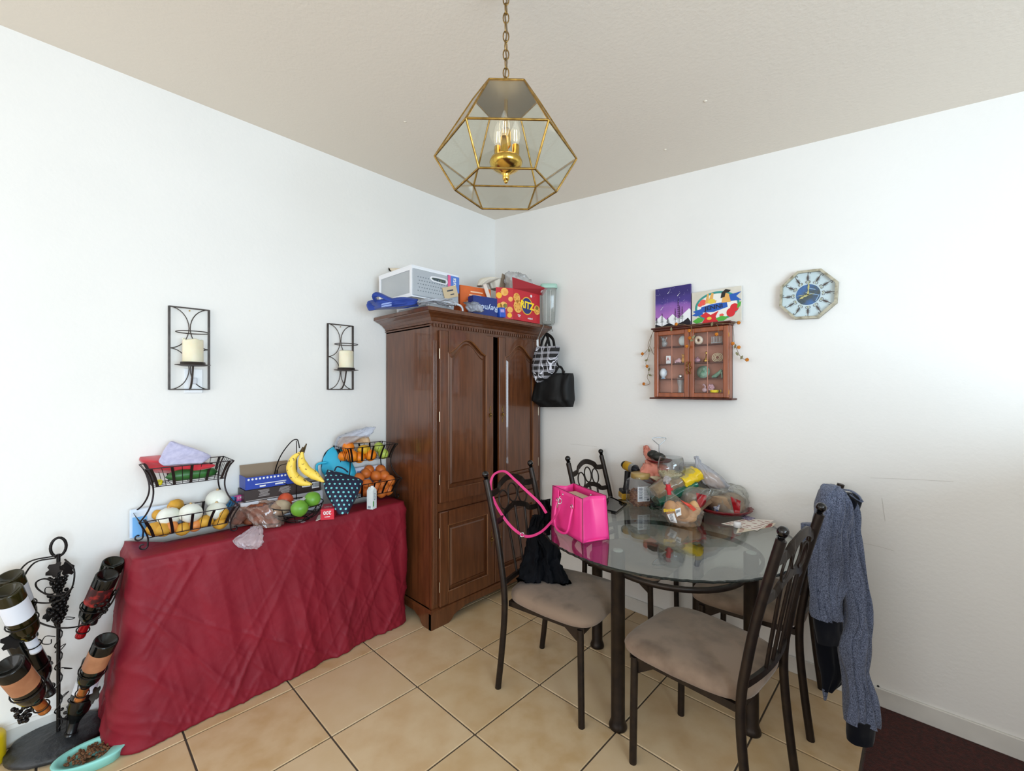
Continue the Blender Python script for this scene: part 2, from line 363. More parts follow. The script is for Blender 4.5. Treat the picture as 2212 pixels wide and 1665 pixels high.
def door(y0, y1, z0, z1, arched, ajar=0, hinge='l', handle=True):
    Wd, Hd = y1-y0, z1-z0; st = .062; rl = .075; hy = y0 if hinge == 'l' else y1
    mt = frame((FX+.002, y0, z0), (0, 1, 0), (0, 0, 1))
    if ajar:
        mt = Matrix.Translation((FX, hy, 0)) @ Matrix.Rotation(ajar, 4, 'Z') @ Matrix.Translation((-FX, -hy, 0)) @ mt
    q = MB().at(mt); N = 30; ri = 0.055
    def top(u, inset=0):
        t = (u-st)/(Wd-2*st); b_ = Hd-rl-.055-inset
        return b_+(.088*(.5-.5*cos(2*pi*min(max(t*1.0, 0), 1)))**.88 if arched else .045)
    q.box((st/2, Hd/2, .009), (st, Hd, .02), bev=.003); q.box((Wd-st/2, Hd/2, .009), (st, Hd, .02), bev=.003)
    q.box((Wd/2, rl/2, .009), (Wd-2*st, rl, .0199))
    us = [st+(Wd-2*st)*i/N for i in range(N+1)]
    vs = []; 
    for u in us: vs += [(u, top(u), .019), (u, Hd, .019), (u, top(u), 0), (u, Hd, 0)]
    fs = []
    for i in range(N): a = i*4; fs += [(a, a+4, a+5, a+1), (a, a+2, a+6, a+4), (a+1, a+5, a+7, a+3)]
    q.add(vs, fs)
    d_ = q.build('door', wood, **W)
    # frame moulding round the opening
    q = MB().at(mt); pts = [(us[0], rl, .014), (us[-1], rl, .014)]+[(u, top(u), .014) for u in us[::-1]]
    q.tube(pts, .0065, 5, closed=True, sm=False); q.build('moulding', wood_lt, parent=d_, world=True)
    # raised panel
    q = MB().at(mt); 
    def outl(o_, z_):
        uu = [st+o_+(Wd-2*st-2*o_)*i/N for i in range(N+1)]
        return [(uu[0], rl+o_, z_), (uu[-1], rl+o_, z_)]+[(u, top(st+(Wd-2*st)*(1-i/N))-o_, z_) for i, u in enumerate(uu[::-1])]
    A, B, C_ = outl(0, .002), outl(.022, .004), outl(.032, .013)
    n_ = len(A); q.add(A+B+C_, [(i, (i+1) % n_, n_+(i+1) % n_, n_+i) for i in range(n_)]+[(n_+i, n_+(i+1) % n_, 2*n_+(i+1) % n_, 2*n_+i) for i in range(n_)]+[tuple(range(2*n_, 3*n_))])
    q.build('panel', wood, parent=d_, world=True, fixn=False)
    for hz in ((.12, Hd-.12) if Hd < .8 else (.14, Hd*.5, Hd-.14)):
        q = MB().at(mt); u = -.002 if hinge == 'l' else Wd+.002; q.tube([(u, hz-.03, .016), (u, hz+.03, .016)], .003, 6); q.build('hinge', M('worn_hinge', '#cdbfa6', .3, .8), parent=d_, world=True)
    if handle:
        q = MB().at(mt); u = Wd-.03 if hinge == 'l' else .03; zc = 1.245-z0 if z0 > .5 else Hd*.55
        q.prism([(u+.009*sin(t*3)*(1-abs(t)/3.2)+.004*(1 if e > 0 else -1)*(1+.6*cos(t*6)), zc+.055*t/3) for e, rng in ((1, range(-30, 31, 5)), (-1, range(30, -31, -5))) for t in [x/10 for x in rng]], .019, .0205)
        q.ball((u, zc, .027), (.008, .008, .007), 10, 6); q.tube(arc((u, zc-.004, .03), .011, pi, 2*pi, 8), .002, 6)
        q.build('handle', brass_old, parent=d_, world=True)
    return d_
door(-.975, -.537, .735, 1.762, True, 0, 'l'); door(-.497, -.075, .735, 1.762, True, radians(2.0), 'r')
door(-.975, -.525, .118, .678, False, 0, 'l'); door(-.520, -.075, .118, .678, False, 0, 'r')
solo('envelope', MB().box((.47, -.517, 1.25), (.004, .03, .13)), M('envelope_white', '#dfe2ea', .7), 'white paper sliver showing in the gap between the armoire doors', 'paper')
q = MB(); q.box((FX+.0015, -.52, .115), (.001, .001, .001))
# ------------------------------------------------------------------ wall sconces, candles, outlet
def sconce(yc, label):
    t = thing('wall_sconce', label, 'sconce', (0, yc, 1.41)); hw, H_ = .079, .397
    q = MB(); q.bar([(.004, -hw, 0), (.004, hw, 0), (.004, hw, H_), (.004, -hw, H_)], .010, .007, closed=True, up=(1, 0, 0)); q.tube([(.004, -hw, 0), (.004, hw, 0)], .0042, 4, sm=False); q.tube([(.004, -hw, H_), (.004, hw, H_)], .0042, 4, sm=False); q.build('frame', gunwire, t)
    for s_ in (-1, 1):
        for k_ in (0, 1):
            q = MB(); q.tube([(.004, s_*hw*(1-.97*sin(a)), H_/4*(1+2*k_)-cos(a)*H_/4) for a in [pi*i/16 for i in range(17)]], .0022, 6); q.build('scroll', gunwire, t)
    q = MB(); q.tube(arc((.08, 0, .272), .066, 0, 2*pi, 28)[:-1], .0024, 6, closed=True); q.build('ring', gunwire, t)
    q = MB(); q.tube(bez([(.004, 0, .0), (.03, 0, .012), (.06, 0, .05), (.08, 0, .112)], 6), .0045, 7); q.build('arm', gunwire, t)
    q = MB(); q.lathe([(0, .110), (.045, .111), (.07, .116), (.071, .118), (.05, .117), (.049, .130), (.046, .130), (.046, .118), (0, .118)], 28, c=(.08, 0, 0)); q.build('candle_plate', gunwire, t)
    q = MB(); q.tube([(.0, 0, H_-.012), (.006, 0, H_-.012)], .0035, 6); q.build('nail', brass_old, t)
wax = M('ivory_wax', '#e9e3cc', .5, sss=.3, col2='#e2dabd', ns=12)
sconce(-2.0915, 'rectangular dark metal wall sconce over the light switch plate, left of the pair'); sconce(-1.335, 'rectangular dark metal wall sconce nearer the armoire, right of the pair')
for yc, lb, ho in ((-2.0915, 'ivory pillar candle with a melted ragged rim in the left wall sconce', 1), (-1.335, 'smooth ivory pillar candle in the sconce beside the armoire', 0)):
    c_ = thing('candle', lb, 'candle', (.08, yc, 1.53)); q = MB()
    q.lathe([(0, 0), (.04, 0), (.0415, .004), (.041, .108), (.038, .113), (.034, .106), (.012, .1), (0, .1)], 28)
    if ho:
        for i, p in enumerate(q.v):
            if p.z > .1 and V((p.x, p.y)).length > .03: p.z += .008*noise.noise(p*60)+.004; 
        q.ball((.0, -.036, .117), (.005, .006, .008), 8, 5)
    q.build('wax_body', wax, c_); MB().tube([(0, 0, .1), (.001, .001, .112)], .0012, 5).build('wick', black, c_)
sw = thing('night_light_outlet', 'white outlet plate with a plugged-in device behind the left sconce', 'outlet', (XW, -2.075, 1.452))
MB().box((.006, 0, 0), (.008, .078, .12), bev=.003).build('cover_plate', white_pl, sw)
q = MB(); q.box((.016, .0, .0), (.014, .028, .03), bev=.003); q.build('plug', M('plug_grey', '#c9ccd4', .4), sw)
# ------------------------------------------------------------------ pendant lantern
d0 = 1.30; pc = atd(1093, 841, d0); pn = thing('pendant_lantern', 'faceted clear glass and brass lantern hanging by a chain from the ceiling', 'pendant lamp', (pc.x, pc.y, 2.0))
pn.rotation_euler = (0, 0, HEAD+radians(2)); pn.matrix_basis = Matrix.Translation(pn.location) @ Matrix.Rotation(HEAD+radians(2), 4, 'Z')
r1, r2, r3, z1, z2, z3 = .098, .213, .152, .279, .106, .006
hexa = lambda r, z: [V((r*cos(pi/3*i), r*sin(pi/3*i), z)) for i in range(6)]
A, B, C_ = hexa(r1, z1), hexa(r2, z2), hexa(r3, z3)
lead = M('brass_came', '#b8924a', .3, .95, col2='#8f7038', ns=60)
q = MB()
for i in range(6):
    j = (i+1) % 6
    for a, b in ((A[i], A[j]), (A[i], B[i]), (B[i], B[j]), (B[i], C_[i]), (C_[i], C_[j])): q.tube([a, b], .0032, 6)
q.build('came_frame', lead, pn)
pane = GL('lamp_glass', '#fafcfa', 1.42)
for R0, R1 in ((A, B), (B, C_)):
    for i in range(6):
        j = (i+1) % 6; q = MB(); nn = (R0[j]-R0[i]).cross(R1[i]-R0[i]).normalized()*.001
        q.add([R0[i]+nn, R0[j]+nn, R1[j]+nn, R1[i]+nn, R0[i]-nn, R0[j]-nn, R1[j]-nn, R1[i]-nn], [(0, 1, 2, 3), (7, 6, 5, 4), (0, 4, 5, 1), (1, 5, 6, 2), (2, 6, 7, 3), (3, 7, 4, 0)]); q.build('glass_pane', pane, pn)
q = MB(); q.prism([(p.x*.97, p.y*.97) for p in A], z1-.002, z1+.001); q.build('top_plate', M('lamp_plate', '#7c776a', .4, .6), pn)
q = MB(); q.tube([(0, 0, z1), (0, 0, .07)], .006, 10); q.lathe([(.012, .19), (.014, .185), (.014, .14), (.010, .135)], 16); q.lathe([(0, .034), (.008, .036), (.011, .044), (.010, .052), (.016, .058), (.03, .066), (.046, .078), (.05, .09), (.046, .1), (.03, .106), (.012, .108), (0, .108)], 28); q.ball((0, 0, .034), .0065, 10, 6)
q.build('lamp_body', brass, pn)
bulbg = GL('bulb_glass', '#ffffff', 1.35, haze=.08); fil = M('filament', '#ffe2a8', .5, emit=4)
for i in range(3):
    a = radians(20+120*i); x, y = .031*cos(a), .031*sin(a)
    q = MB(); q.lathe([(.0115, .096), (.0115, .148), (.009, .150)], 14, c=(x, y, 0)); cs = q.build('candle_sleeve', brass, pn)
    q = MB(); q.lathe([(.007, .15), (.012, .16), (.0155, .175), (.0145, .19), (.008, .212), (.003, .225), (0, .228)], 14, c=(x, y, 0)); q.build('bulb', bulbg, cs)
    q = MB(); 
    for s_ in (-1, 1): q.tube([(x+.004*s_, y, .162), (x+.003*s_, y, .195)], .0009, 5)
    q.build('filament', fil, cs)
ll = bpy.data.lights.new('lamp_light', 'POINT'); ll.energy = 0.25; ll.color = (1, .80, .55); ll.shadow_soft_size = .06; lo_ = bpy.data.objects.new('lamp_light', ll); COL.objects.link(lo_); lo_.location = (pc.x, pc.y, 2.19)
q = MB(); q.tube(arc((0, 0, z1+.015), .017, -.4, pi+.4, 14, y=(0, 0, 1), r2=.03), .0028, 7); q.build('loop', M('loop_brass', '#d8c89a', .3, .8), pn)
zt = cz(pc.x)-2.0
z_ = z1+.052; li = 0
while z_ < zt-.03:
    q = MB(); ax = (1, 0, 0) if li % 2 else (.35, .94, 0); q.tube(arc((0, 0, z_), .0085, 0, 2*pi, 14, x=ax, y=(0, 0, 1), r2=.0165)[:-1], .0019, 6, closed=True); q.build('chain_link', brass_old, pn); z_ += .0275; li += 1
q = MB(); q.tube([(sin(i*1.1)*.003, cos(i*1.1)*.003, z1+(zt-z1)*i/24) for i in range(25)], .0024, 6); q.build('lamp_cord', M('cord_brown', '#6f5a3f', .6), pn)
q = MB(); q.lathe([(0, zt), (.055, zt-.002), (.05, zt-.016), (.012, zt-.026), (0, zt-.027)], 24); q.build('canopy', brass_old, pn)
# ------------------------------------------------------------------ cloth covered console
maroon = M('maroon_satin', '#841a2a', .55, spec=.25, col2='#7a1827', ns=5, bump=.35, bs=17, bd=.010)
CX0, CX1, CY0, CY1, CZ = .0, .325, -2.33, -1.075, .728
def cloth():
    q = MB(); path = []; rc = .035
    def seg(a, b, n): return [V(a).lerp(V(b), i/n) for i in range(n)]
    P = seg((CX0, CY0, 0), (CX1-rc, CY0, 0), 22)
    P += [V((CX1-rc+rc*sin(a), CY0+rc-rc*cos(a), 0)) for a in [pi/2*i/8 for i in range(8)]]
    P += seg((CX1, CY0+rc, 0), (CX1, CY1-rc, 0), 240)
    P += [V((CX1-rc+rc*cos(a), CY1-rc+rc*sin(a), 0)) for a in [pi/2*i/8 for i in range(8)]]
    P += seg((CX1-rc, CY1, 0), (CX0, CY1, 0), 14)+[V((CX0, CY1, 0))]
    n = len(P); N = []
    for i in range(n):
        t = (P[min(i+1, n-1)]-P[max(i-1, 0)]).normalized(); N.append(V((t.y, -t.x, 0)))
    s = [0]
    for i in range(1, n): s.append(s[-1]+(P[i]-P[i-1]).length)
    nv = 90; vs = []
    cen = lambda p: V((min(max(p.x, CX0), CX1)*.0+CX1*.45, min(max(p.y, CY0+.12), CY1-.12), 0))
    for r in range(6):   # top surface rings towards the edge
        f = r/6
        for i in range(n):
            c = cen(P[i]); p = c.lerp(P[i], f); vs.append(V((p.x, p.y, CZ+.0012*noise.noise(p*14)*(1 if f < .9 else 0))))
    for r in range(nv+1):
        v = r/nv
        for i in range(n):
            y = P[i].y; u = s[i]
            fr_ = min(max((y-CY0)/(CY1-CY0), 0), 1)
            edge = min(v*14, 1)
            fl_ = (.012+.058*(1-fr_)**1.5+.02*noise.noise(V((u*1.7, 2, 0))))*v**1.2
            amp = (.004+.024*v**.8*(.3+.9*fr_))
            big = noise.noise(V((u*9+v*(1.2-2*fr_), v*.9, 1)))+.6*noise.noise(V((u*19-v*2.5, v*1.6, 5)))
            # diagonal creases
            cr = 0
            for (k1, k2, ph, w_) in ((16, 9, .4, 1), (-12, 14, 2.1, .8), (23, -17, 1.3, .6), (40, 22, 4.3, .5), (-34, 26, 6.1, .5), (60, -10, 8.2, .35)):
                x_ = noise.noise(V((u*k1*.28+v*k2*.22+ph, v*.8+ph, ph*3))); cr += w_*(1-min(abs(x_)*7, 1))**2
            off = fl_+edge*(amp*big+.008*cr*(.4+v*.6))
            rnd_ = .010*(1-cos(min(v*30, pi/2)))
            z = CZ*(1-v)+.004*v
            hem = .005*v*noise.noise(V((u*30, 0, 4)))
            if v > .95: z += .0
            p = P[i]+N[i]*(off+rnd_)
            p.x = max(p.x, .002)
            if P[i].x < .05 and v > .0: p.x = max(.002, p.x)
            vs.append(V((p.x, p.y+(.02*v*noise.noise(V((u*3, v, 8)))), max(z+hem, .003)-(.004 if r == 0 else 0)+.004*(r == 0))))
    m = 6+nv+1
    q.add(vs, [(a*n+i, a*n+i+1, (a+1)*n+i+1, (a+1)*n+i) for a in range(m-1) for i in range(n-1)], 0, True)
    return q
cl = solo('tablecloth', cloth(), maroon, 'maroon satin cloth draped to the floor over the long side table', 'tablecloth')
so = cl.modifiers.new('hem', 'SOLIDIFY'); so.thickness = .0015; so.offset = -1
# ------------------------------------------------------------------ two-tier wire fruit racks
def rack(yc, label, mt):
    t = thing('fruit_rack', label, 'fruit rack', (.135, yc, .73)); xc = 0
    def bk(zr, zb, L, Wd, ins, nm):
        R = lambda l, w_, z: [V((-w_/2, -l/2, z)), V((w_/2, -l/2, z)), V((w_/2, l/2, z)), V((-w_/2, l/2, z))]
        top, bot = R(L, Wd, zr), R(L-2*ins, Wd-2*ins, zb)
        q = MB(); q.tube(top, .0022, 6, closed=True, sm=False); q.tube(bot, .002, 6, closed=True, sm=False)
        for i in range(1, 4):
            y = -L/2+ins+(L-2*ins)*i/4; q.tube([(-Wd/2+ins, y, zb), (Wd/2-ins, y, zb)], .0014, 5)
        for i in range(1, 3):
            x = -Wd/2+ins+(Wd-2*ins)*i/3; q.tube([(x, -L/2+ins, zb), (x, L/2-ins, zb)], .0014, 5)
        b_ = q.build(nm, mt, t)
        def sl(a, b, wide, al):
            m_ = (a+b)/2; m_ += (V((m_.x*.0, m_.y*.0, 0))); out = V((a.x-b.x, a.y-b.y, 0)); m_ = (a+b)/2-out*.10
            q = MB(); pts = bez([a, m_, b], 4)
            if wide: q.bar(pts, .011, .0016, up=(1, 0, 0) if al == 'y' else (0, 1, 0))
            else: q.tube(pts, .0013, 5)
            q.build('slat' if wide else 'wire', mt, b_)
        for s_ in (-1, 1):
            for i in range(9):
                f = (i+.5)/9; ya = -L/2+L*f; yb = (-L/2+ins)+(L-2*ins)*f
                sl(V((s_*Wd/2, ya, zr)), V((s_*(Wd/2-ins), yb, zb)), i % 2 == 0, 'y')
            for i in range(1, 6):
                f = i/6; sl(V((-Wd/2+Wd*f, s_*L/2, zr)), V((-Wd/2+ins+(Wd-2*ins)*f, s_*(L/2-ins), zb)), False, 'x')
    bk(.342, .258, .325, .185, .03, 'upper_basket'); bk(.125, .046, .365, .215, .034, 'lower_basket')
    for a in (-1, 1):
        for b in (-1, 1):
            X1, Y1 = a*.0925, b*.1625; X2, Y2 = a*.1075, b*.1825
            q = MB(); q.tube(bez([(X1, Y1, .342), (a*.075, b*.145, .31), (a*.062, b*.132, .25), (a*.064, b*.136, .2), (a*.082, b*.155, .155), (X2, Y2, .125)], 5), .0034, 6); q.build('leg', mt, t)
            q = MB(); sp = [(X2+a*(.0), Y2, .125), (a*.09, b*.166, .09), (a*.078, b*.152, .05), (a*.078, b*.152, .024)]
            cxy = V((a*.078, b*.152+b*.016, .017))
            sp += [cxy+V((a*.35*(1-r_)*.01, -b*cos(th)*r_*.016, -sin(th)*r_*.016)) for th, r_ in [(.3+i*.45, 1-i*.055) for i in range(12)]]
            q.tube(bez(sp, 3), .0032, 6); q.build('scroll_foot', mt, t)
    return t
rack(-2.12, 'two-tier black wire fruit rack holding onions and potatoes, left end of the maroon table', M('pewter_wire', '#332c2e', .35, .8))
rack(-1.235, 'two-tier black wire fruit rack full of oranges beside the armoire', blk_wire)
# produce
orange = M('orange_peel', '#f08a14', .45, col2='#e2740c', ns=9, bump=.2, bs=300, bd=.0008)
orange2 = M('persimmon_orange', '#dd7a2c', .5, col2='#c9662a', ns=8)
onionw = M('white_onion_skin', '#eef0ea', .3, col2='#dfe3d6', ns=5, stretch=(3, 3, .4))
potato = M('yellow_potato_skin', '#d9a437', .6, col2='#b67d25', ns=14, nd=5, lo=.4, hi=.75)
green = M('green_mango_skin', '#6fa535', .4, col2='#548a28', ns=6)
pear = M('pear_green', '#b5c85a', .4, col2='#9bb345', ns=6)
yel = M('spotted_mango_yellow', '#f0c437', .4, col2='#e0a824', ns=9)
stemm = M('dry_stem', '#6b5632', .8)
FK = {}
def fruit(name, kind, mt, px, py, x, rpx, label, group, sq=(1, 1, 1), stem=True, d=None, amp=.03):
    c = atx(px, py, x) if d is None else atd(px, py, d)
    r = rpx*dep(c)/FOC*.92
    t = thing(name, label, kind, (c.x, c.y, c.z-r*sq[2]), rnd.uniform(0, 6), group)
    q = MB(); q.ball((0, 0, r*sq[2]), (r*sq[0], r*sq[1], r*sq[2]), 16, 10, amp=amp, fr=1.6, seed=rnd.random()*9); q.build('flesh' if name != 'onion' else 'bulb', mt, t)
    if stem:
        q = MB(); 
        if name == 'onion': q.lathe([(r*.35, r*sq[2]*1.86), (r*.16, r*sq[2]*1.98), (r*.08, r*sq[2]*2.08), (r*.1, r*sq[2]*2.14)], 8)
        else: q.ball((0, 0, r*sq[2]*1.97), (r*.12, r*.12, r*.06), 6, 4)
        q.build('stem', stemm if name != 'onion' else M('onion_tip', '#c9a877', .7), t)
    return t
lo = 'lower basket of the left rack'
for px, py, x, r, l in ((365, 1116, .13, 24, 'large white onion, leftmost in the lower basket of the left rack'), (412, 1108, .16, 24, 'large white onion in the middle of the lower basket of the left rack'), (470, 1078, .10, 24, 'large white onion on top at the right of the left rack'), (468, 1103, .15, 22, 'white onion half under the top one, right side of the left rack')):
    fruit('onion', 'onion', onionw, px, py, x, r, l, 'white onions in the left rack', sq=(1, 1, .9))
ORD = ['first', 'second', 'third', 'fourth', 'fifth', 'sixth', 'seventh', 'eighth', 'ninth', 'tenth']
def rows(items, cuts, names, fmt):
    out = {}
    for ri, nm in enumerate(names):
        lo_, hi_ = (cuts[ri-1] if ri else -1), (cuts[ri] if ri < len(cuts) else 9999)
        for k_, it in enumerate(sorted([i for i in items if lo_ <= i[1] < hi_])): out[it[:2]] = fmt % (ORD[k_], nm)
    return out
POT = ((334, 1142, .15, 16), (352, 1144, .165, 16), (344, 1112, .07, 13), (380, 1092, .06, 15), (396, 1142, .165, 15), (443, 1126, .165, 15), (476, 1130, .165, 14), (478, 1109, .165, 15))
PL = rows(POT, (1105, 1120), ('at the very back', 'of the middle row', 'of the front row'), '%s yellow potato from the left, %s, left rack')
for px, py, x, r in POT:
    fruit('potato', 'potato', potato, px, py, x, r, PL[px, py], 'yellow potatoes in the left rack', sq=(1, 1.12, .95), stem=False, amp=.08)
for px, py, x, r in ((369, 1138, .16, 15), (421, 1134, .16, 15)):
    fruit('orange', 'orange', M('dull_orange', '#de8a45', .5), px, py, x, r, ('left' if px < 400 else 'right')+' one of the two dull orange fruits among the potatoes', 'orange fruits among the potatoes', stem=False)
# cucumber
q = MB(); a, b = atx(357, 1036, .175), atx(470, 1024, .175); a.z = b.z = 1.020; q.tube([a.lerp(b, i/12)+V((0, 0, .004*sin(i*.26))) for i in range(13)], [.002, .017, .022, .025, .026, .026, .026, .026, .026, .025, .023, .018, .003], 14)
solo('cucumber', q, M('cucumber_skin', '#2f6b2c', .4, col2='#1f4f22', ns=14, stretch=(4, 1, 4)), 'long dark green cucumber lying in the upper basket of the left rack', 'cucumber')
q = MB(); q.ball(atx(344, 1042, .19), .013, 10, 7, amp=.1); solo('stickered_lemon', q, M('bright_yellow', '#e8d61c', .5, col2='#7a7a1c', ns=60), 'tiny bright yellow item at the left end of the cucumber', 'trinket')
# red cloth + lavender towel
th = V((-.03, 0, 0))
q = MB(); q.loft([lv(306, 345, 985, 2.02, .03), lv(304, 400, 993, 2.0, .045), lv(312, 461, 1003, 2.0, .04), lv(322, 450, 1012, 2.0, .04), lv(335, 400, 1020, 2.02, .02)], 30, fold=.010, ff=3, seed=2)
solo('red_cloth', q, M('red_fabric', '#c81f31', .75, col2='#a81428', ns=8, sheen=.3), 'crumpled red cloth in the upper basket of the left rack', 'cloth')
q = MB(); 
A_ = [atd(371, 952, 2.02), atd(452, 981, 2.05), atd(449, 988, 2.0), atd(353, 1005, 1.90), atd(343, 1000, 1.92), atd(355, 975, 1.98)]
q.loft([(atd(369, 953, 2.03), atd(375, 954, 2.03), V((.006, -.006, 0))), (atd(357, 972, 2.0), atd(420, 969, 2.03), V((.008, -.012, .01))), (atd(350, 986, 1.97), atd(452, 982, 2.03), V((.009, -.014, .01))), (atd(345, 998, 1.95), atd(449, 990, 2.0), V((.01, -.014, .008))), (atd(354, 1006, 1.93), atd(436, 1000, 1.96), V((.005, -.008, .004)))], 32, fold=.004, ff=2.5, seed=5, hard=3)
solo('folded_towel', q, M('lavender_knit', '#c3c2df', .9, col2='#b1b1d2', ns=60, bump=.4, bs=500, bd=.001), 'folded pale lavender towel lying on the red cloth', 'towel')
# light blue packet behind left rack and bright pack to its right
q = MB().at(frame(atx(283, 1163, .03)+V((0, .0, 0)), (.1, 1, 0), (0, 0, 1))); q.box((.09, .065, 0), (.19, .13, .02), bev=.004); q.box((.03, .05, .011), (.05, .09, .002), 1)
for p in q.v: p.z = max(p.z, .73)
solo('blue_packet', q, [M('packet_pale', '#dbe6f4', .4, col2='#b7d3f1', ns=9), M('packet_blue', '#6fb2ee', .4)], 'pale blue and white packet standing behind the left rack', 'packet')
q = MB().at(frame(atx(482, 1100, .06), (-.2, 1, 0), (0, 0, 1))); q.box((.05, .02, 0), (.10, .075, .03), bev=.005); q.box((.07, .045, .016), (.05, .03, .001), 1); q.box((.03, .03, .016), (.05, .05, .001), 2); q.text('ER', Matrix.Translation((.07, .045, .0165)), .02, 3)
for p in q.v: p.z = max(p.z, .73)
solo('snack_pack', q, [M('pack_navy', '#27406e', .35, col2='#6f86b4', ns=30), M('pack_pink', '#d64b8f', .35), M('pack_cyan', '#3fa3d8', .35, col2='#23407a', ns=50), white_pl], 'pink and blue snack pack between the left rack and the stacked boxes', 'packet')
# stacked cartons at the wall
y0, y1 = -1.885, -1.50
q = MB(); q.box((.056, (y0+y1)/2, .7815), (.104, y1-y0+.03, .103), bev=.003); solo('white_carton', q, M('carton_white', '#dfe4ef', .5), 'white carton at the bottom of the box stack by the wall', 'box')
t = thing('dark_carton', 'dark brown printed carton in the middle of the box stack', 'box', (.0575, (y0+y1)/2, .834))
q = MB(); q.box((0, 0, .031), (.108, y1-y0, .060), bev=.002); q.build('carton', M('carton_dark', '#3a2f2e', .4), t)
q = MB(); X = .0543
for k_ in range(2):
    for i in range(6): q.box((X, -.10+k_*.10+rnd.uniform(-.004, .004), .052-i*.006), (.0006, .055+rnd.uniform(-.02, .01), .003))
q.box((X, .112, .040), (.0006, .045, .014), 1); q.box((X, .163, .036), (.0006, .04, .034), 1)
for i in range(12): q.box((X+.0005, .147+i*.003, .038), (.0005, .0014, .024), 2)
q.text('Deluxe', frame((X, .10, .053), (0, 1, 0), (0, 0, 1)), .011, 1); q.box((X, -.1, .006), (.0006, .17, .004))
q.build('printing', [M('print_grey', '#a39c9b', .6), M('print_white', '#e6e6ea', .5), black], t)['kind'] = 'stuff'
t = thing('blue_carton', 'open blue carton with a row of white dots on top of the box stack', 'box', (.0575, -1.760, .8965))
q = MB(); q.box((.052, 0, .032), (.004, .235, .062)); q.box((-.052, 0, .033), (.004, .235, .064)); q.box((0, -.117, .033), (.104, .004, .064)); q.box((0, .117, .033), (.104, .004, .064)); q.box((0, 0, .003), (.104, .235, .005)); q.build('carton', M('carton_blue', '#2743a8', .4), t)
q = MB(); q.at(Matrix.Translation((-.044, 0, .078)) @ Matrix.Rotation(radians(-14), 4, 'Y')); q.box((0, 0, 0), (.003, .235, .075)); q.build('flap', M('kraft_board', '#8f7d69', .8), t)
q = MB()
for i in range(13): q.at(frame((.0542, -.105+i*.0175, .052), (0, 1, 0), (0, 0, 1))).prism([(.0055*cos(a*pi/4), .0055*sin(a*pi/4)) for a in range(8)], 0, .0006)
q.at(Matrix.Identity(4)); q.box((.0543, 0, .024), (.0006, .15, .004)); q.box((.0543, -.04, .012), (.0006, .028, .008)); q.box((.0543, .045, .013), (.0006, .05, .008))
q.build('printing', white_pl, t)['kind'] = 'stuff'
# ------------------------------------------------------------------ banana stand with bowl
bc = V((.235, -1.675, .73)); t = thing('banana_stand', 'black wire fruit bowl with a tall banana hook, in front of the box stack', 'fruit bowl', bc)
q = MB()
for r_, z_ in ((.055, .003), (.092, .022), (.115, .05), (.127, .085)): q.tube(arc((0, 0, z_), r_, 0, 2*pi, 32)[:-1], .0030 if z_ > .07 or z_ < .01 else .0022, 6, closed=True)
q.build('bowl_rim', blk_wire, t)
for i in range(14):
    a = 2*pi*i/14; q = MB(); q.tube([(r_*cos(a), r_*sin(a), z_) for r_, z_ in ((.05, .003), (.075, .01), (.096, .026), (.115, .05), (.127, .085))], .0021, 5); q.build('wire', blk_wire, t)
wp = lambda px, py, Z: atd(px, py, Z)-bc
Zb = dep(bc)
q = MB(); q.tube(bez([wp(608, 1088, Zb+.1), wp(596, 1050, Zb+.1), wp(594, 1020, Zb+.09), wp(606, 985, Zb+.06), wp(628, 955, Zb+.02), wp(641, 949, Zb), wp(645, 957, Zb), wp(647, 968, Zb)], 6), .003, 6)
q.tube(bez([wp(640, 1085, Zb+.1), wp(641, 1040, Zb+.08), wp(641, 1000, Zb+.05), wp(640, 952, Zb+.01)], 6), .0022, 6)
q.tube(bez([wp(598, 1025, Zb+.09), wp(604, 1006, Zb+.07), wp(625, 1001, Zb+.06), wp(622, 1003, Zb+.06)], 4), .002, 6); q.tube(bez([wp(598, 1015, Zb+.09), wp(600, 1035, Zb+.08), wp(620, 1046, Zb+.06)], 4), .002, 6)
q.build('hook', blk_wire, t)
ban = M('banana_peel', '#f0cf4e', .45, col2='#e3bb3a', ns=10); bspot = M('banana_tip', '#4b3a1c', .8)
bspk = M('banana_speckled', '#f2d155', .45, col2='#6b4a1c', ns=60, nd=3, lo=.60, hi=.66)
for i, (pts, lb) in enumerate(((((649, 977), (634, 990), (629, 1012), (637, 1030), (655, 1042), (674, 1046)), 'speckled yellow banana hanging on the left of the bunch'), (((652, 978), (647, 1000), (652, 1018), (666, 1031), (683, 1040)), 'speckled banana hidden behind the middle of the bunch'), (((653, 976), (652, 996), (661, 1014), (680, 1027), (700, 1041)), 'speckled yellow banana pointing right, front of the bunch'))):
    Z = Zb-.02-.02*(i == 2)+.03*(i == 1); P = bez([atd(x, y, Z) for x, y in pts], 5); n_ = len(P)
    if i == 1: continue
    t = thing('banana', lb, 'banana', P[-1], 0, 'bananas on the hook')
    q = MB(); q.tube(P, lambda k_, n_=n_: .0235*min(1, .25+2.2*k_/n_, .2+3.2*(n_-1-k_)/n_), 10, sm=True); q.build('peel', bspk, t, world=True)
    q = MB(); q.tube([atd(655, 966, Z), P[0]], .005, 6); q.ball(P[-1], .005, 6, 4); q.build('stem', bspot, t, world=True)
q = MB(); 
for x0, y0_, x1, y1_ in ((650, 980, 660, 962), (656, 978, 662, 958), (648, 976, 655, 966)): q.tube([atd(x0, y0_, Zb-.03), atd(x1, y1_, Zb-.02)], .0035, 6)
solo('banana_stalk', q, bspot, 'dark dried stalk holding the banana bunch on the hook', 'banana stalk')
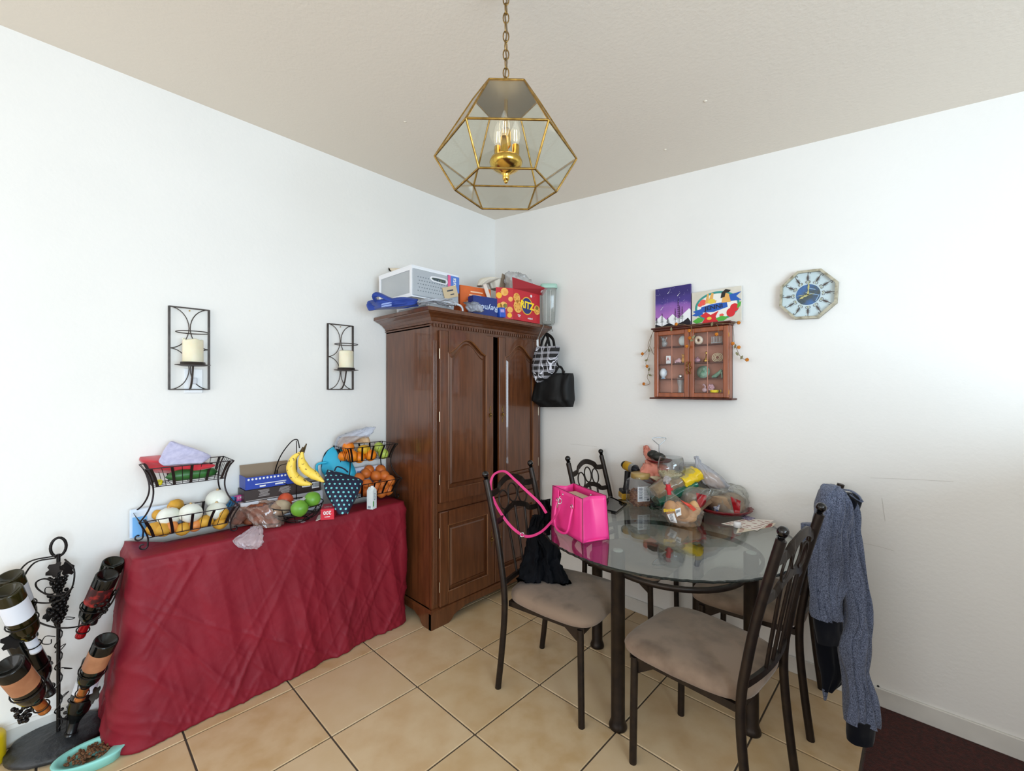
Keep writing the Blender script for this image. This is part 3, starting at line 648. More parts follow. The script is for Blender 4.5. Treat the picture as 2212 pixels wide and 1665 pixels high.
fruit('jicama', 'vegetable', M('beige_skin', '#b7a68d', .8, col2='#9c8b74', ns=12, nd=5), 606, 1096, .25, 21, 'beige knobbly root in the left of the wire bowl', None, sq=(1.05, 1.05, .85), stem=False, amp=.09, d=Zb-.03)
fruit('green_mango', 'mango', green, 647, 1098, .25, 19, 'green mango at the front of the wire bowl', None, d=Zb-.1)
fruit('green_mango', 'mango', green, 675, 1078, .25, 18, 'green mango at the right rim of the wire bowl', None, d=Zb-.03)
fruit('tomato', 'tomato', M('tomato_red', '#cf5a35', .35, col2='#c4482b', ns=8), 617, 1080, .2, 17, 'orange-red tomato with a white sticker behind the beige root', None, d=Zb+.05)
q = MB(); q.loft([lv(630, 634, 1084, Zb-.06, .004), lv(632, 650, 1082, Zb-.08, .01), lv(645, 662, 1077, Zb-.06, .008), lv(655, 660, 1074, Zb-.05, .004)], 14, fold=.006); q.jit(.004, 60)
solo('sticker_net', q, GL('clear_wrap', '#f4f6fa', 1.5, .1, .35, '#e8ecf4'), 'scrap of clear plastic between the two green mangoes', 'plastic bag')
# bag of bread on the maroon cloth
t = thing('bread_bag', 'tied clear bag of brown bread lying at the front of the maroon table', 'bread bag', atz(550, 1140, .73))
Zc = dep(atz(552, 1132, .73))
BL = [lv(508, 514, 1138, Zc-.02, .02), lv(506, 552, 1106, Zc, .05), lv(516, 586, 1094, Zc, .06), lv(534, 603, 1112, Zc, .055), lv(552, 606, 1134, Zc, .035)]
q = MB()
for px, py, rr2 in ((518, 1128, .040), (530, 1112, .042), (548, 1104, .042), (566, 1100, .040), (584, 1106, .036), (545, 1126, .040), (563, 1122, .040), (582, 1126, .034), (596, 1128, .024)):
    p = atd(px, py, Zc+.02); q.ball(p, (rr2, rr2, rr2*.8), 14, 9, amp=.06, fr=3, seed=px)
for p in q.v: p.z = max(p.z, .733)
q.build('bread', M('brown_bread', '#9a5a3c', .6, col2='#7a4228', ns=26, nd=5, lo=.4, hi=.6, bump=.4, bs=60, bd=.004), t, world=True)
q = MB(); q.loft([lv(503, 512, 1140, Zc-.02, .028), lv(501, 552, 1100, Zc, .058), lv(513, 592, 1088, Zc, .068), lv(532, 609, 1108, Zc, .062), lv(550, 610, 1138, Zc-.02, .04)], 50, fold=.016, ff=4, seed=8); q.jit(.009, 38, 3, True)
for p in q.v: p.z = max(p.z, .731)
q.build('plastic_film', GL('film', '#f3e6de', 1.6, .12, .14, '#e0c8bc'), t, world=True)
zx = lambda px, py, x: dep(atx(px, py, x))
q = MB(); q.loft([lv(545, 566, 1138, zx(555, 1138, .32), .012), lv(522, 566, 1152, zx(545, 1152, .345), .016), lv(503, 568, 1170, zx(538, 1170, .375), .014), lv(528, 560, 1184, zx(545, 1184, .38), .006)], 44, fold=.024, ff=6, seed=3); q.jit(.007, 55, 2, True)
q.build('bag_tail', GL('film_tail', '#f2eef2', 1.6, .1, .34, '#e6d6dd'), t, world=True)
q = MB(); q.box(atz(652, 1125, .732), (.05, .025, .003), bev=.001); q.jit(.005, 60); solo('wrapper_scrap', q, GL('clear_wrap2', '#f4f6fa', 1.5, .1, .3, '#e0c8cc'), 'scrap of clear wrapper on the maroon cloth below the wire bowl', 'wrapper')
# red box lying open
t = thing('red_box', 'small opened red box printed 200 lying on the maroon cloth', 'box', atz(710, 1116, .73), radians(-30)); t.scale = (1.35, 1.3, 1.35)
q = MB(); q.box((0, 0, .021), (.085, .05, .042), bev=.001); q.build('carton', M('box_red', '#d0203a', .4, col2='#c01a32', ns=5), t)
q = MB(); q.at(frame((.0432, 0, .028), (0, 1, 0), (0, 0, 1)) @ Matrix.Rotation(pi, 4, 'Z')); q.text('200', Matrix.Identity(4), .02, 0, bold=.02)
q.at(frame((.012, 0, .0425), (0, 1, 0), (-1, 0, 0)) @ Matrix.Rotation(pi, 4, 'Z')); q.text('200', Matrix.Identity(4), .02, 0, bold=.02); q.at(Matrix.Identity(4)); q.box((.0433, 0, .012), (.0005, .02, .002)); q.build('lettering', white_pl, t)
q = MB().at(Matrix.Translation((-.0, -.03, .003)) @ Matrix.Rotation(radians(20), 4, 'X')); q.box((0, -.008, .0), (.08, .03, .0015)); q.build('flap', M('box_inside', '#d8d2cb', .8), t)
# polka dot tote
t = thing('polka_dot_bag', 'navy lunch bag with turquoise polka dots slumped against the orange rack', 'bag', atz(740, 1110, .73))
A_ = lambda px, py, Z: atd(px, py, Z)
F1 = [A_(703, 1016, 2.42), A_(722, 1110, 2.32), A_(752, 1108, 2.34), A_(780, 1038, 2.44)]
navy = M('navy_canvas', '#161b33', .75, col2='#1b2240', ns=40)
def quadgrid(P, n=10, m=10, bulge=0, nrm=V((0, 0, 0))):
    out = []
    for i in range(n+1):
        for j in range(m+1):
            u, v = i/n, j/m; p = P[0].lerp(P[3], u).lerp(P[1].lerp(P[2], u), v)
            out.append(p+nrm*(bulge*sin(pi*u)*sin(pi*v)+.006*noise.noise(p*25)))
    return out, [(i*(m+1)+j, i*(m+1)+j+1, (i+1)*(m+1)+j+1, (i+1)*(m+1)+j) for i in range(n) for j in range(m)]
body = [[A_(706, 1018, 2.40), A_(700, 1060, 2.38), A_(722, 1085, 2.36), A_(724, 1053, 2.30)], [A_(724, 1040, 2.28), A_(736, 1110, 2.26), A_(752, 1108, 2.28), A_(781, 1040, 2.36)], [A_(706, 1016, 2.42), A_(702, 1040, 2.38), A_(770, 1062, 2.28), A_(781, 1038, 2.38)]]
q = MB(); nv_ = V((.6, -.6, .2)).normalized()
L1 = [(A_(708, 1014, 2.42), A_(741, 1022, 2.50), nv_*.02), (A_(703, 1030, 2.38), A_(781, 1036, 2.46), nv_*.035), (A_(702, 1050, 2.34), A_(778, 1052, 2.42), nv_*.045), (A_(708, 1070, 2.32), A_(768, 1075, 2.37), nv_*.045), (A_(722, 1092, 2.31), A_(758, 1095, 2.32), nv_*.035), (A_(733, 1111, 2.29), A_(752, 1108, 2.29), nv_*.02)]
q.loft(L1, 44, fold=.006, ff=2, seed=4, hard=3.2)
for p in q.v: p.z = max(p.z, .731)
bagv = list(q.v); bagf = list(q.f); q.build('bag_body', navy, t, world=True)
q = MB(); dots = 0
from mathutils.bvhtree import BVHTree
bv = BVHTree.FromPolygons([tuple(p) for p in bagv], bagf)
for a in range(-2, 12):
    for b in range(0, 12):
        px, py = 700+a*11+(b % 2)*5.5-b*1.5, 1018+b*9
        h = bv.ray_cast(CAM, ray(px, py).normalized())
        if h[0] is None: continue
        nn = h[1] if h[1].dot(ray(px, py)) < 0 else -h[1]
        if abs(nn.dot(ray(px, py).normalized())) < .25: continue
        X_ = nn.orthogonal().normalized(); q.at(frame(h[0]+nn*.0008, X_, nn.cross(X_))).prism([(.0058*cos(k*pi/5), .0058*sin(k*pi/5)) for k in range(10)], 0, .0006)
o = q.build('polka_dots', M('turquoise_dot', '#77cfd6', .6), t, world=True); o['kind'] = 'stuff'
q = MB(); q.tube(bez([A_(722, 1018, 2.44), A_(728, 1008, 2.45), A_(742, 1012, 2.46), A_(752, 1020, 2.46)], 5), .004, 6); q.build('handle', navy, t, world=True)
# turquoise bag behind
t = thing('turquoise_bag', 'bright turquoise insulated bag with a handle, leaning on the wall behind the right rack', 'bag', atx(735, 1040, .06))
tq = M('turquoise_fabric', '#27b4d9', .45, col2='#1fa0c8', ns=6)
q = MB(); q.loft([lv(722, 738, 962, 2.66, .02), lv(700, 748, 975, 2.64, .035), lv(692, 760, 1000, 2.63, .045), lv(696, 768, 1020, 2.62, .04), lv(720, 764, 1040, 2.62, .03), lv(728, 762, 1050, 2.62, .02)], 30, fold=.008, ff=2.5, seed=9, hard=2.6)
for p in q.v: p.x = max(p.x, .002)
q.build('bag_body', tq, t, world=True)
q = MB(); q.tube(bez([atd(705, 999, 2.58), atd(690, 1001, 2.56), atd(684, 1008, 2.55), atd(689, 1030, 2.55), atd(706, 1044, 2.54)], 5), .0075, 8)
for p in q.v: p.x = max(p.x, .003)
q.build('handle', tq, t, world=True)
# white/blue box behind the right rack
q = MB().at(frame(atx(762, 1030, .03), (.05, 1, 0), (0, 0, 1))); q.box((.10, -.03, 0), (.22, .17, .03), bev=.004); q.box((.10, .02, .016), (.16, .03, .001), 1)
solo('white_package', q, [M('package_white', '#dde2f2', .5, col2='#c9d0e8', ns=9), M('package_blue', '#8d9dc9', .5)], 'white and pale blue package standing behind the orange rack', 'package')
# oranges
rk = 'bright orange in the upper basket of the right rack'
ORS = ((752, 966, .12, 14), (742, 985, .10, 12), (760, 985, .165, 14), (776, 988, .165, 13), (800, 983, .165, 14))
OL = rows(ORS, (975,), ('on top of the pile', 'in the front row'), '%s bright orange from the left, %s of the right rack')
for px, py, x, r in ORS:
    fruit('orange', 'orange', orange, px, py, x, r, OL[px, py], 'bright oranges in the upper basket', stem=True)
fruit('yellow_mango', 'mango', yel, 786, 971, .15, 13, 'yellow mango with dark specks in the upper basket of the right rack', None, sq=(1, 1.3, .9))
fruit('pear', 'pear', pear, 818, 966, .14, 12, 'pale green pear higher at the right of the upper basket', None)
fruit('pear', 'pear', pear, 828, 980, .17, 12, 'pale green pear with a sticker, lower at the right end of the upper basket', None)
PER = ((752, 1030, .06, 11), (775, 1033, .12, 13), (790, 1023, .08, 12), (797, 1015, .06, 12), (812, 1028, .11, 13), (822, 1015, .06, 13), (830, 1028, .12, 13), (842, 1038, .16, 13), (760, 1060, .19, 13), (757, 1075, .2, 13), (775, 1055, .2, 12), (793, 1046, .18, 12), (790, 1062, .2, 12), (812, 1050, .19, 12), (828, 1048, .2, 12), (838, 1058, .19, 13), (824, 1064, .2, 12), (770, 1042, .15, 12))
PR = rows(PER, (1032, 1050), ('top', 'middle', 'bottom'), '%s dull orange fruit from the left, %s row, right rack')
for px, py, x, r in PER:
    fruit('persimmon', 'orange', orange2, px, py, min(x, .172), r, PR[px, py], 'dull orange fruits in the lower basket', stem=False)
# bag of bread on top of right rack
t = thing('bread_bag', 'clear bag of sliced bread on top of the right fruit rack', 'bread bag', atx(765, 950, .1))
q = MB(); q.loft([lv(728, 740, 965, 2.62, .03), lv(732, 785, 950, 2.6, .04), lv(745, 795, 943, 2.6, .035), lv(770, 800, 955, 2.6, .02)], 24, fold=.008, seed=4); q.build('bread', M('bread_tan', '#c9a985', .8, col2='#b08d66', ns=20), t, world=True)
q = MB(); q.loft([lv(724, 738, 968, 2.6, .035), lv(728, 792, 945, 2.59, .045), lv(760, 806, 932, 2.59, .04), lv(790, 810, 923, 2.6, .02)], 40, fold=.02, ff=4, seed=6); q.jit(.008, 40, 4, True)
q.build('plastic_film', GL('film_clear', '#f0f3fa', 1.5, .1, .28, '#dfe6f6'), t, world=True)
# white drink carton
t = thing('drink_carton', 'small white drink carton with a screw cap in front of the right rack', 'carton', atz(803, 1098, .73), radians(28))
q = MB(); q.prism([(-.019, -.019), (.019, -.019), (.019, .019), (-.019, .019)], 0, .105); q.add([(-.019, -.019, .105), (.019, -.019, .105), (.019, .019, .105), (-.019, .019, .105), (-.019, 0, .122), (.019, 0, .122)], [(0, 1, 5, 4), (2, 3, 4, 5), (1, 2, 5), (0, 4, 3)]); q.build('carton', M('carton_offwhite', '#e6edf0', .4, col2='#dbe5e6', ns=9), t)
q = MB(); q.lathe([(.009, .11), (.009, .128), (0, .128)], 16, c=(0, .004, 0)); q.build('cap', white_pl, t)
q = MB(); 
for i in range(5): q.box((.0193, .002, .085-.008*i), (.0005, .016-.002*(i % 2), .0025)); 
q.box((.0193, -.012, .03), (.0005, .01, .03), 1)
for i in range(7): q.box((-.01+.0025*i, -.0193, .012), (.0013, .0005, .014))
q.build('printing', [M('print_slate', '#5d6d86', .6), M('print_green', '#4d9b4c', .6)], t)['kind'] = 'stuff'
# ------------------------------------------------------------------ wine rack
bp = V((.10, -2.535, 0)); t = thing('wine_rack', 'black wrought iron grapevine wine rack on a round stone base, left corner', 'wine rack', bp)
q = MB(); q.lathe([(0, 0), (.125, 0), (.142, .01), (.142, .024), (.12, .034), (.05, .042), (0, .044)], 40); 
for i, p in enumerate(q.v): 
    if p.z > .005: p += V((0, 0, .006*noise.noise(p*30)))+V((p.x, p.y, 0))*.05*noise.noise(p*22)
q.build('stone_base', M('slate_black', '#17181a', .45, col2='#2c2f33', ns=14, nd=7, bump=.7, bs=45, bd=.006), t)
q = MB(); q.tube([(0, 0, .03), (0, 0, .752)], .0062, 8); q.build('pole', blk_wire, t)
zz = lambda px, py, Z: atd(px, py, Z)-bp
Zr = dep(bp)
q = MB(); q.tube(arc((0, 0, .78), .022, 0, 2*pi, 20, x=RT*.7+FW*.7, y=(0, 0, 1), r2=.037)[:-1], .005, 8, closed=True); q.build('top_ring', blk_wire, t)
q = MB(); q.tube([(.011*cos(i*.9), .011*sin(i*.9), .06+.0125*i) for i in range(52)], .0024, 5); q.build('vine', blk_wire, t)
for k_ in range(9):
    z_ = .10+.065*k_; a_ = k_*2.2; q = MB(); q.tube(bez([(.008*cos(a_), .008*sin(a_), z_), (.035*cos(a_), .035*sin(a_), z_+.012), (.05*cos(a_+.5), .05*sin(a_+.5), z_-.002), (.035*cos(a_+.9), .035*sin(a_+.9), z_-.012), (.022*cos(a_+.5), .022*sin(a_+.5), z_-.002)], 5), .0018, 5); q.build('curl', blk_wire, t)
def grapes(c, n=22, s_=1):
    q = MB(); c = V(c)
    for i in range(n):
        f = i/n; a = i*2.4; r_ = .020*s_*(1-f)**.7+.003; q.ball(c+V((r_*cos(a), r_*sin(a), -.055*s_*f)), .0062*s_, 7, 5)
    q.build('grape_cluster', blk_wire, t)
def leaf(c, a, s_=1):
    q = MB(); c = V(c); pts = []
    for i in range(18):
        th_ = 2*pi*i/18; r_ = .031*s_*(.55+.45*abs(cos(th_*2.5))); pts.append((r_*cos(th_), r_*sin(th_)))
    q.at(Matrix.Translation(c) @ Matrix.Rotation(a, 4, 'Z') @ Matrix.Rotation(1.1, 4, 'X')).prism(pts, -.001, .001); q.build('leaf', blk_wire, t)
grapes((.0, 0, .665), 34, 1.15); grapes((.008, .003, .60), 40, 1.3); grapes((.012, 0, .545), 34, 1.2); grapes(zz(52, 1520, 1.55), 26, 1.2); grapes(zz(222, 1300, 1.66), 16, .9); grapes(zz(150, 1520, Zr), 12)
for px, py, Z, a in ((118, 1230, Zr-.02, 1), (145, 1228, Zr, 2.4), (108, 1325, Zr-.02, .6), (95, 1435, Zr, 1), (25, 1385, 1.5, 2), (205, 1500, 1.65, .3), (75, 1510, 1.6, 1.5)): leaf(zz(px, py, Z), a, 1)
for P in (((122, 1200), (60, 1215), (30, 1260), (45, 1290), (90, 1302), (130, 1296), (155, 1270), (160, 1230), (140, 1208)), ((120, 1205), (75, 1215), (50, 1250), (52, 1275), (65, 1330), (120, 1355), (185, 1348), (235, 1310), (256, 1270)), ((120, 1255), (95, 1250), (78, 1258), (82, 1272), (105, 1285), (135, 1285), (158, 1268))):
    q = MB(); n_ = len(P); q.tube(bez([zz(x, y, Zr-.07+.06*abs(i-n_/2)/n_) for i, (x, y) in enumerate(P)], 5), .003, 6); q.build('tendril', blk_wire, t)
dgl = M('bottle_glass_black', '#080908', .12, spec=.4); ogl = M('bottle_glass_olive', '#2a260b', .12, spec=.45, col2='#1a1706', ns=5)
def bottle(p0, p1, label, glass, labm, foil, rings=True, ft='wine_bottle', lab=(.32, .72)):
    """p0: punt end, p1: mouth"""
    p0, p1 = V(p0), V(p1); ax = (p1-p0).normalized(); L_ = .30
    b = thing('wine_bottle', label, 'bottle', p0+ax*0)
    m_ = frame(p0-V(p0), *(lambda z: (z.orthogonal(), z.cross(z.orthogonal())))(ax))
    pr = [(0, .022), (.018, .018), (.030, .002), (.034, 0), (.037, .004), (.037, .175), (.034, .195), (.022, .218), (.0155, .235), (.0145, .29), (.0155, .292), (.0155, .3), (0, .3)]
    MB().at(m_).lathe(pr, 24).build('glass_body', glass, b)
    MB().at(m_).lathe([(.016, .225), (.0158, .24), (.0152, .291), (.0165, .292), (.0165, .302), (0, .303)], 16).build('foil_cap', foil, b)
    if labm:
        l0, l1 = .175*(1-lab[1])+.0, .175*(1-lab[0])
        q = MB().at(m_); n_ = 18; vs = []
        for z_ in (.045, .125):
            for i in range(n_+1): a = LA+(-1.3+2.6*i/n_); vs.append((.0376*cos(a), .0376*sin(a), z_))
        q.add(vs, [(i, i+1, n_+2+i, n_+1+i) for i in range(n_)], 0, True); q.build('label', labm, b, fixn=False)
    if rings:
        q = MB().at(m_)
        for z_, r_ in ((.15, .041), (.27, .02)): q.tube(arc((0, 0, z_), r_, 0, 2*pi, 20)[:-1], .0022, 6, closed=True)
        q.tube(bez([(.041, 0, .15), (.035, 0, .21), (.02, 0, .27)], 4), .002, 5); q.v = [p+V(p0)-bp for p in q.v]; q.build('bottle_ring', blk_wire, t)
    return b
LA = 0
def camang(p0, p1):
    ax = (V(p1)-V(p0)).normalized(); x = ax.orthogonal().normalized(); y = ax.cross(x); d_ = (CAM-V(p0)); return math.atan2(d_.dot(y), d_.dot(x))
def bt(pa, pb, *a, **k):
    global LA
    p0, p1 = atd(*pa), atd(*pb); LA = camang(p0, p1); return bottle(p0, p1, *a, **k)
redlab = M('label_dark_red', '#3a1216', .5, col2='#a32622', ns=40, lo=.45, hi=.62); goldlab = M('label_copper', '#b07a58', .45, col2='#9c6748', ns=20); whl = M('label_white', '#dfe3ee', .6)
bf = M('foil_black', '#111113', .3); rf = M('foil_red', '#a8141c', .25, .4); cf = M('foil_copper', '#b5733f', .25, .8); wf = M('foil_white', '#d8e0ef', .4)
bt((233, 1241, 1.70), (168, 1385, 1.74), 'dark wine bottle with a red label, upper right of the wine rack', dgl, redlab, rf)
bt((246, 1212, 1.80), (190, 1372, 1.84), 'dark wine bottle behind the red-labelled one, topmost on the right', M('bottle_glass_green', '#0c1108', .12, spec=.4), M('label_cream', '#c5c6a8', .6), bf)
bt((230, 1382, 1.62), (160, 1535, 1.68), 'dark wine bottle with a copper label, lower right of the wine rack', dgl, goldlab, cf)
bt((15, 1275, 1.46), (88, 1425, 1.60), 'olive glass wine bottle with a white label, upper left of the wine rack', ogl, whl, wf)
bt((20, 1243, 1.60), (70, 1372, 1.70), 'olive wine bottle behind the white-labelled one at the top left', ogl, whl, bf)
bt((18, 1437, 1.36), (118, 1560, 1.56), 'black wine bottle with a copper label, lower left of the wine rack', dgl, goldlab, cf)
bt((40, 1375, 1.56), (105, 1490, 1.66), 'black wine bottle deep in the left side of the wine rack', dgl, None, bf)
bt((205, 1420, 1.78), (170, 1530, 1.74), 'black wine bottle half hidden behind the copper-labelled one on the right', dgl, whl, bf)
# text on the red label
# ------------------------------------------------------------------ pet bowl
t = thing('pet_bowl', 'pale mint fish-shaped pet bowl full of kibble on the floor, bottom left', 'pet bowl', atz(210, 1640, 0)); mint = M('mint_plastic', '#8fd4cb', .35, col2='#83c9c0', ns=5)
e = (RT*.9+FW*.75).normalized(); e2 = V((-e.y, e.x, 0))
def sup(sx, sy, z, n=40, off=0):
    out = []
    for i in range(n):
        a = 2*pi*i/n; u = cos(a); k_ = 1 if u < .55 else 1-.5*sin((u-.55)/.45*pi); out.append(e*(sx*u+off)+e2*(sy*sin(a)*k_)+V((0, 0, z)))
    return out
q = MB(); R_ = [sup(.085, .055, 0), sup(.105, .068, .004), sup(.11, .074, .03), sup(.125, .078, .04), sup(.122, .074, .043), sup(.085, .062, .04, off=-.02), sup(.07, .05, .015, off=-.02), sup(.02, .015, .012, off=-.02)]
vs = [p for r_ in R_ for p in r_]; q.add(vs, [(a*40+i, a*40+(i+1) % 40, (a+1)*40+(i+1) % 40, (a+1)*40+i) for a in range(len(R_)-1) for i in range(40)], 0, True); q.build('bowl', mint, t)
q = MB(); q.at(Matrix.Translation(e*.135+V((0, 0, .025)))); q.add([tuple(p) for p in [e*-.02+e2*.012, e*.035+e2*.045, e*.045, e*.035-e2*.045, e*-.02-e2*.012]]+[tuple(p+V((0, 0, .016))) for p in [e*-.02+e2*.012, e*.035+e2*.045, e*.03, e*.035-e2*.045, e*-.02-e2*.012]], [(0, 1, 6, 5), (1, 2, 7, 6), (2, 3, 8, 7), (3, 4, 9, 8), (4, 0, 5, 9), (5, 6, 7, 8, 9), (4, 3, 2, 1, 0)]); q.build('tail', mint, t)
q = MB()
for i in range(150):
    a = rnd.uniform(0, 2*pi); r_ = rnd.random()**.5; q.ball(e*(.068*r_*cos(a)-.02)+e2*(.05*r_*sin(a))+V((0, 0, .034+.008*(1-r_)+rnd.uniform(-.003, .003))), (.006, .005, .004), 6, 4)
q.build('kibble', M('kibble_brown', '#6e4a2c', .9, col2='#543620', ns=60), t)['kind'] = 'stuff'
# things cut by the left edge of the frame
p = atz(2, 1662, 0); q = MB(); q.at(Matrix.Translation((p.x-.062, p.y-.045, 0))).lathe([(0, 0), (.05, 0), (.055, .01), (.055, .1), (.05, .11), (0, .112)], 24); solo('yellow_tub', q, M('yellow_plastic', '#e0c20e', .45), 'yellow tub cut off by the bottom left corner of the photo', 'tub')
# ------------------------------------------------------------------ dining table
TX, TY, TZ = 1.705, -.567, .752
t = thing('dining_table', 'round glass-topped dining table on four dark metal legs', 'table', (TX, TY, 0))
gtop = GL('table_glass', '#e9eeeb', 1.68)
q = MB(); n_ = 400; R_ = .560
rr = [R_+.005*noise.noise(V((cos(2*pi*i/n_)*26, sin(2*pi*i/n_)*26, 1))) for i in range(n_)]
ringp = lambda k_, z: [((r_-k_)*cos(2*pi*i/n_), (r_-k_)*sin(2*pi*i/n_), z) for i, r_ in enumerate(rr)]
q.add(ringp(.004, TZ)+ringp(.004, TZ-.010), [tuple(range(n_)), tuple(range(n_, 2*n_))[::-1]])
gt = q.build('glass_top', gtop, t, fixn=False)
q = MB(); q.add(ringp(.004, TZ)+ringp(0, TZ-.003)+ringp(0, TZ-.008)+ringp(.004, TZ-.010), [(a*n_+i, a*n_+(i+1) % n_, (a+1)*n_+(i+1) % n_, (a+1)*n_+i) for a in range(3) for i in range(n_)]); q.build('glass_edge', M('glass_edge_green', '#0f1816', .2, spec=.6), gt, fixn=False)
legs = [(1.679, -.92), (2.089, -.563), (1.303, -.489), (1.713, -.13)]
for x, y in legs:
    q = MB(); q.lathe([(0, 0), (.036, 0), (.038, .008), (.034, .02), (.0285, .035), (.0285, .655), (.030, .657), (.030, .663), (.0285, .665), (.0285, .735), (.0, .736)], 22, c=(x-TX, y-TY, 0)); lg = q.build('leg', dkmetal, t)
    q = MB(); q.lathe([(.02, .736), (.02, TZ-.0105), (0, TZ-.0105)], 14, c=(x-TX, y-TY, 0)); q.build('rubber_pad', M('clear_pad', '#b7bdbd', .3), lg)
LC = V((1.696, -.5255, 0))
ang = [math.atan2(y-LC.y, x-LC.x) for x, y in legs]
order = sorted(range(4), key=lambda i: ang[i])
for k_ in range(4):
    a0 = ang[order[k_]]; a1 = ang[order[(k_+1) % 4]]; a1 += 2*pi if a1 < a0 else 0
    q = MB(); q.bar([(LC.x-TX+(.385+.045*sin(pi*i/16))*cos(a0+(a1-a0)*i/16), LC.y-TY+(.385+.045*sin(pi*i/16))*sin(a0+(a1-a0)*i/16), .643) for i in range(17)], .012, .020, up=(0, 0, 1), sm=True); q.build('apron_rail', dkmetal, t)
# ------------------------------------------------------------------ chairs
def chair(label, loc, rz):
    t = thing('dining_chair', label, 'chair', loc, rz)
    hw = .197
    # seat cushion
    q = MB(); N_, Mm = 26, 8; vs = []
    def out(f):
        P = []
        for i in range(48):
            a = 2*pi*i/48; c_, s_ = cos(a), sin(a); e_ = 2/4.8
            x = math.copysign(abs(c_)**e_, c_); y = math.copysign(abs(s_)**e_, s_)
            wdt = .222+.012*x if x > -1 else .2
            wdt = .190+.034*(x+1)/2*1.0+(.010*(1-abs(x)))
            P.append((.012+.232*x*f, wdt*y*f+0))
        return P
    prof = [(.55, .418), (.93, .418), (.985, .426), (1, .440), (.985, .456), (.94, .468), (.82, .476), (.6, .480), (.35, .481), (.12, .481)]
    for f, z in prof: vs += [(x, y, z-(.010*max(0, x-.12)/.12 if z > .45 else 0)+(.004*noise.noise(V((x*9, y*9, 2))) if z > .45 else 0)) for x, y in out(f)]
    n = 48; m = len(prof)
    q.add(vs, [(i*n+k, i*n+(k+1) % n, (i+1)*n+(k+1) % n, (i+1)*n+k) for i in range(m-1) for k in range(n)], 0, True); q.add(vs[:n], [tuple(range(n))[::-1]]); q.add(vs[-n:], [tuple(range(n))], 0, True)
    q.build('seat', suede, t)
    q = MB(); q.bar([(-.19, -.17, .405), (.19, -.178, .405), (.19, .178, .405), (-.19, .17, .405)], .02, .025, closed=True, up=(0, 0, 1)); q.build('seat_frame', dkmetal, t)
    prof_b = [(-.245, 0), (-.225, .16), (-.208, .34), (-.208, .46), (-.222, .56), (-.252, .72), (-.29, .87), (-.318, .975)]
    def bx(z):
        for i in range(len(prof_b)-1):
            if prof_b[i][1] <= z <= prof_b[i+1][1]: f = (z-prof_b[i][1])/(prof_b[i+1][1]-prof_b[i][1]); return prof_b[i][0]+(prof_b[i+1][0]-prof_b[i][0])*f
        return -.3
    for s_ in (-1, 1):
        q = MB(); q.tube(bez([(x, s_*hw, z) for x, z in prof_b], 5), .0148, 12); p_ = q.build('back_post', dkmetal, t)
        q = MB(); q.lathe([(.010, .974), (.010, .982), (.014, .985)], 12, c=(-.318, s_*hw, 0)); q.ball((-.322, s_*hw, 1.0), .0165, 14, 9); q.build('finial', M('black_gloss_metal', '#141213', .2, .5, coat=.5), p_)
        q = MB(); q.tube([(.178, s_*.182, .405), (.184, s_*.184, .0)], .0142, 12); q.build('front_leg', dkmetal, t)
        q = MB(); q.prism([(0, 0), (.05, 0), (0, -.06)], -.002, .002); q.at(frame((.165, s_*.178, .395), (-1, 0, 0), (0, 0, 1))); q.v = []; q.f = []; q.mi = []; q.sm = []; q.prism([(0, 0), (.07, 0), (0, -.05)], -.002, .002); q.build('corner_brace', dkmetal, t)
    def wave(z0, amp, h, nm):
        q = MB(); N_ = 24; pts = []
        for i in range(N_+1):
            u = -1+2*i/N_; y = u*(hw-.008); z = z0+amp*(cos(u*pi)*.5+.5)-amp*.25*sin(abs(u)*pi)**2*(1 if abs(u) > .5 else 0)
            pts.append((bx(z)-.012*(1-u*u), y, z))
        q.bar(pts, .007, h*.9, up=(0, 0, 1), sm=False); q.build(nm, dkmetal, t)
    wave(.905, .052, .034, 'top_rail'); wave(.775, .045, .030, 'middle_rail')
    q = MB(); q.bar([(bx(.50)-.02*(1-u*u), u*(hw-.006), .50) for u in [i/6-1 for i in range(13)]], .012, .022); q.build('lower_rail', dkmetal, t)
    for k_, yy in enumerate((-.082, 0, .082)):
        zc = .862+(.017 if k_ == 1 else -.004); q = MB(); q.tube(arc((bx(zc)-.010, yy, zc), .038, 0, 2*pi, 26, x=(0, 1, 0), y=(-.2, 0, 1), r2=.045)[:-1], .0042, 7, closed=True); q.build('ring', dkmetal, t)
        q = MB(); zt_ = .815 if k_ == 1 else .79; q.tube([(bx(.505)-.018, yy*.75, .505), (bx(.65)-.018, yy*.85, .65), (bx(zt_)-.012, yy, zt_)], .0062, 8); q.build('spindle', dkmetal, t)
    return t
ch = chair('dark metal dining chair with the pink bag strap looped over its back', (1.362, -.870, 0), radians(8))
dup(ch, (1.385, -.235, 0), radians(3), 'dark metal dining chair behind the left one, its bare back against the right wall')
dup(ch, (2.008, -.868, 0), radians(180-5), 'dark metal dining chair in the right foreground with a stained taupe seat')
cD = dup(ch, (2.020, -.262, 0), radians(180+3), 'dark metal dining chair by the right wall with the grey jacket hung on its back')
for k1 in kids(cD):
    for k2 in kids(k1):
        if k2.name.startswith('finial'): bpy.data.objects.remove(k2)
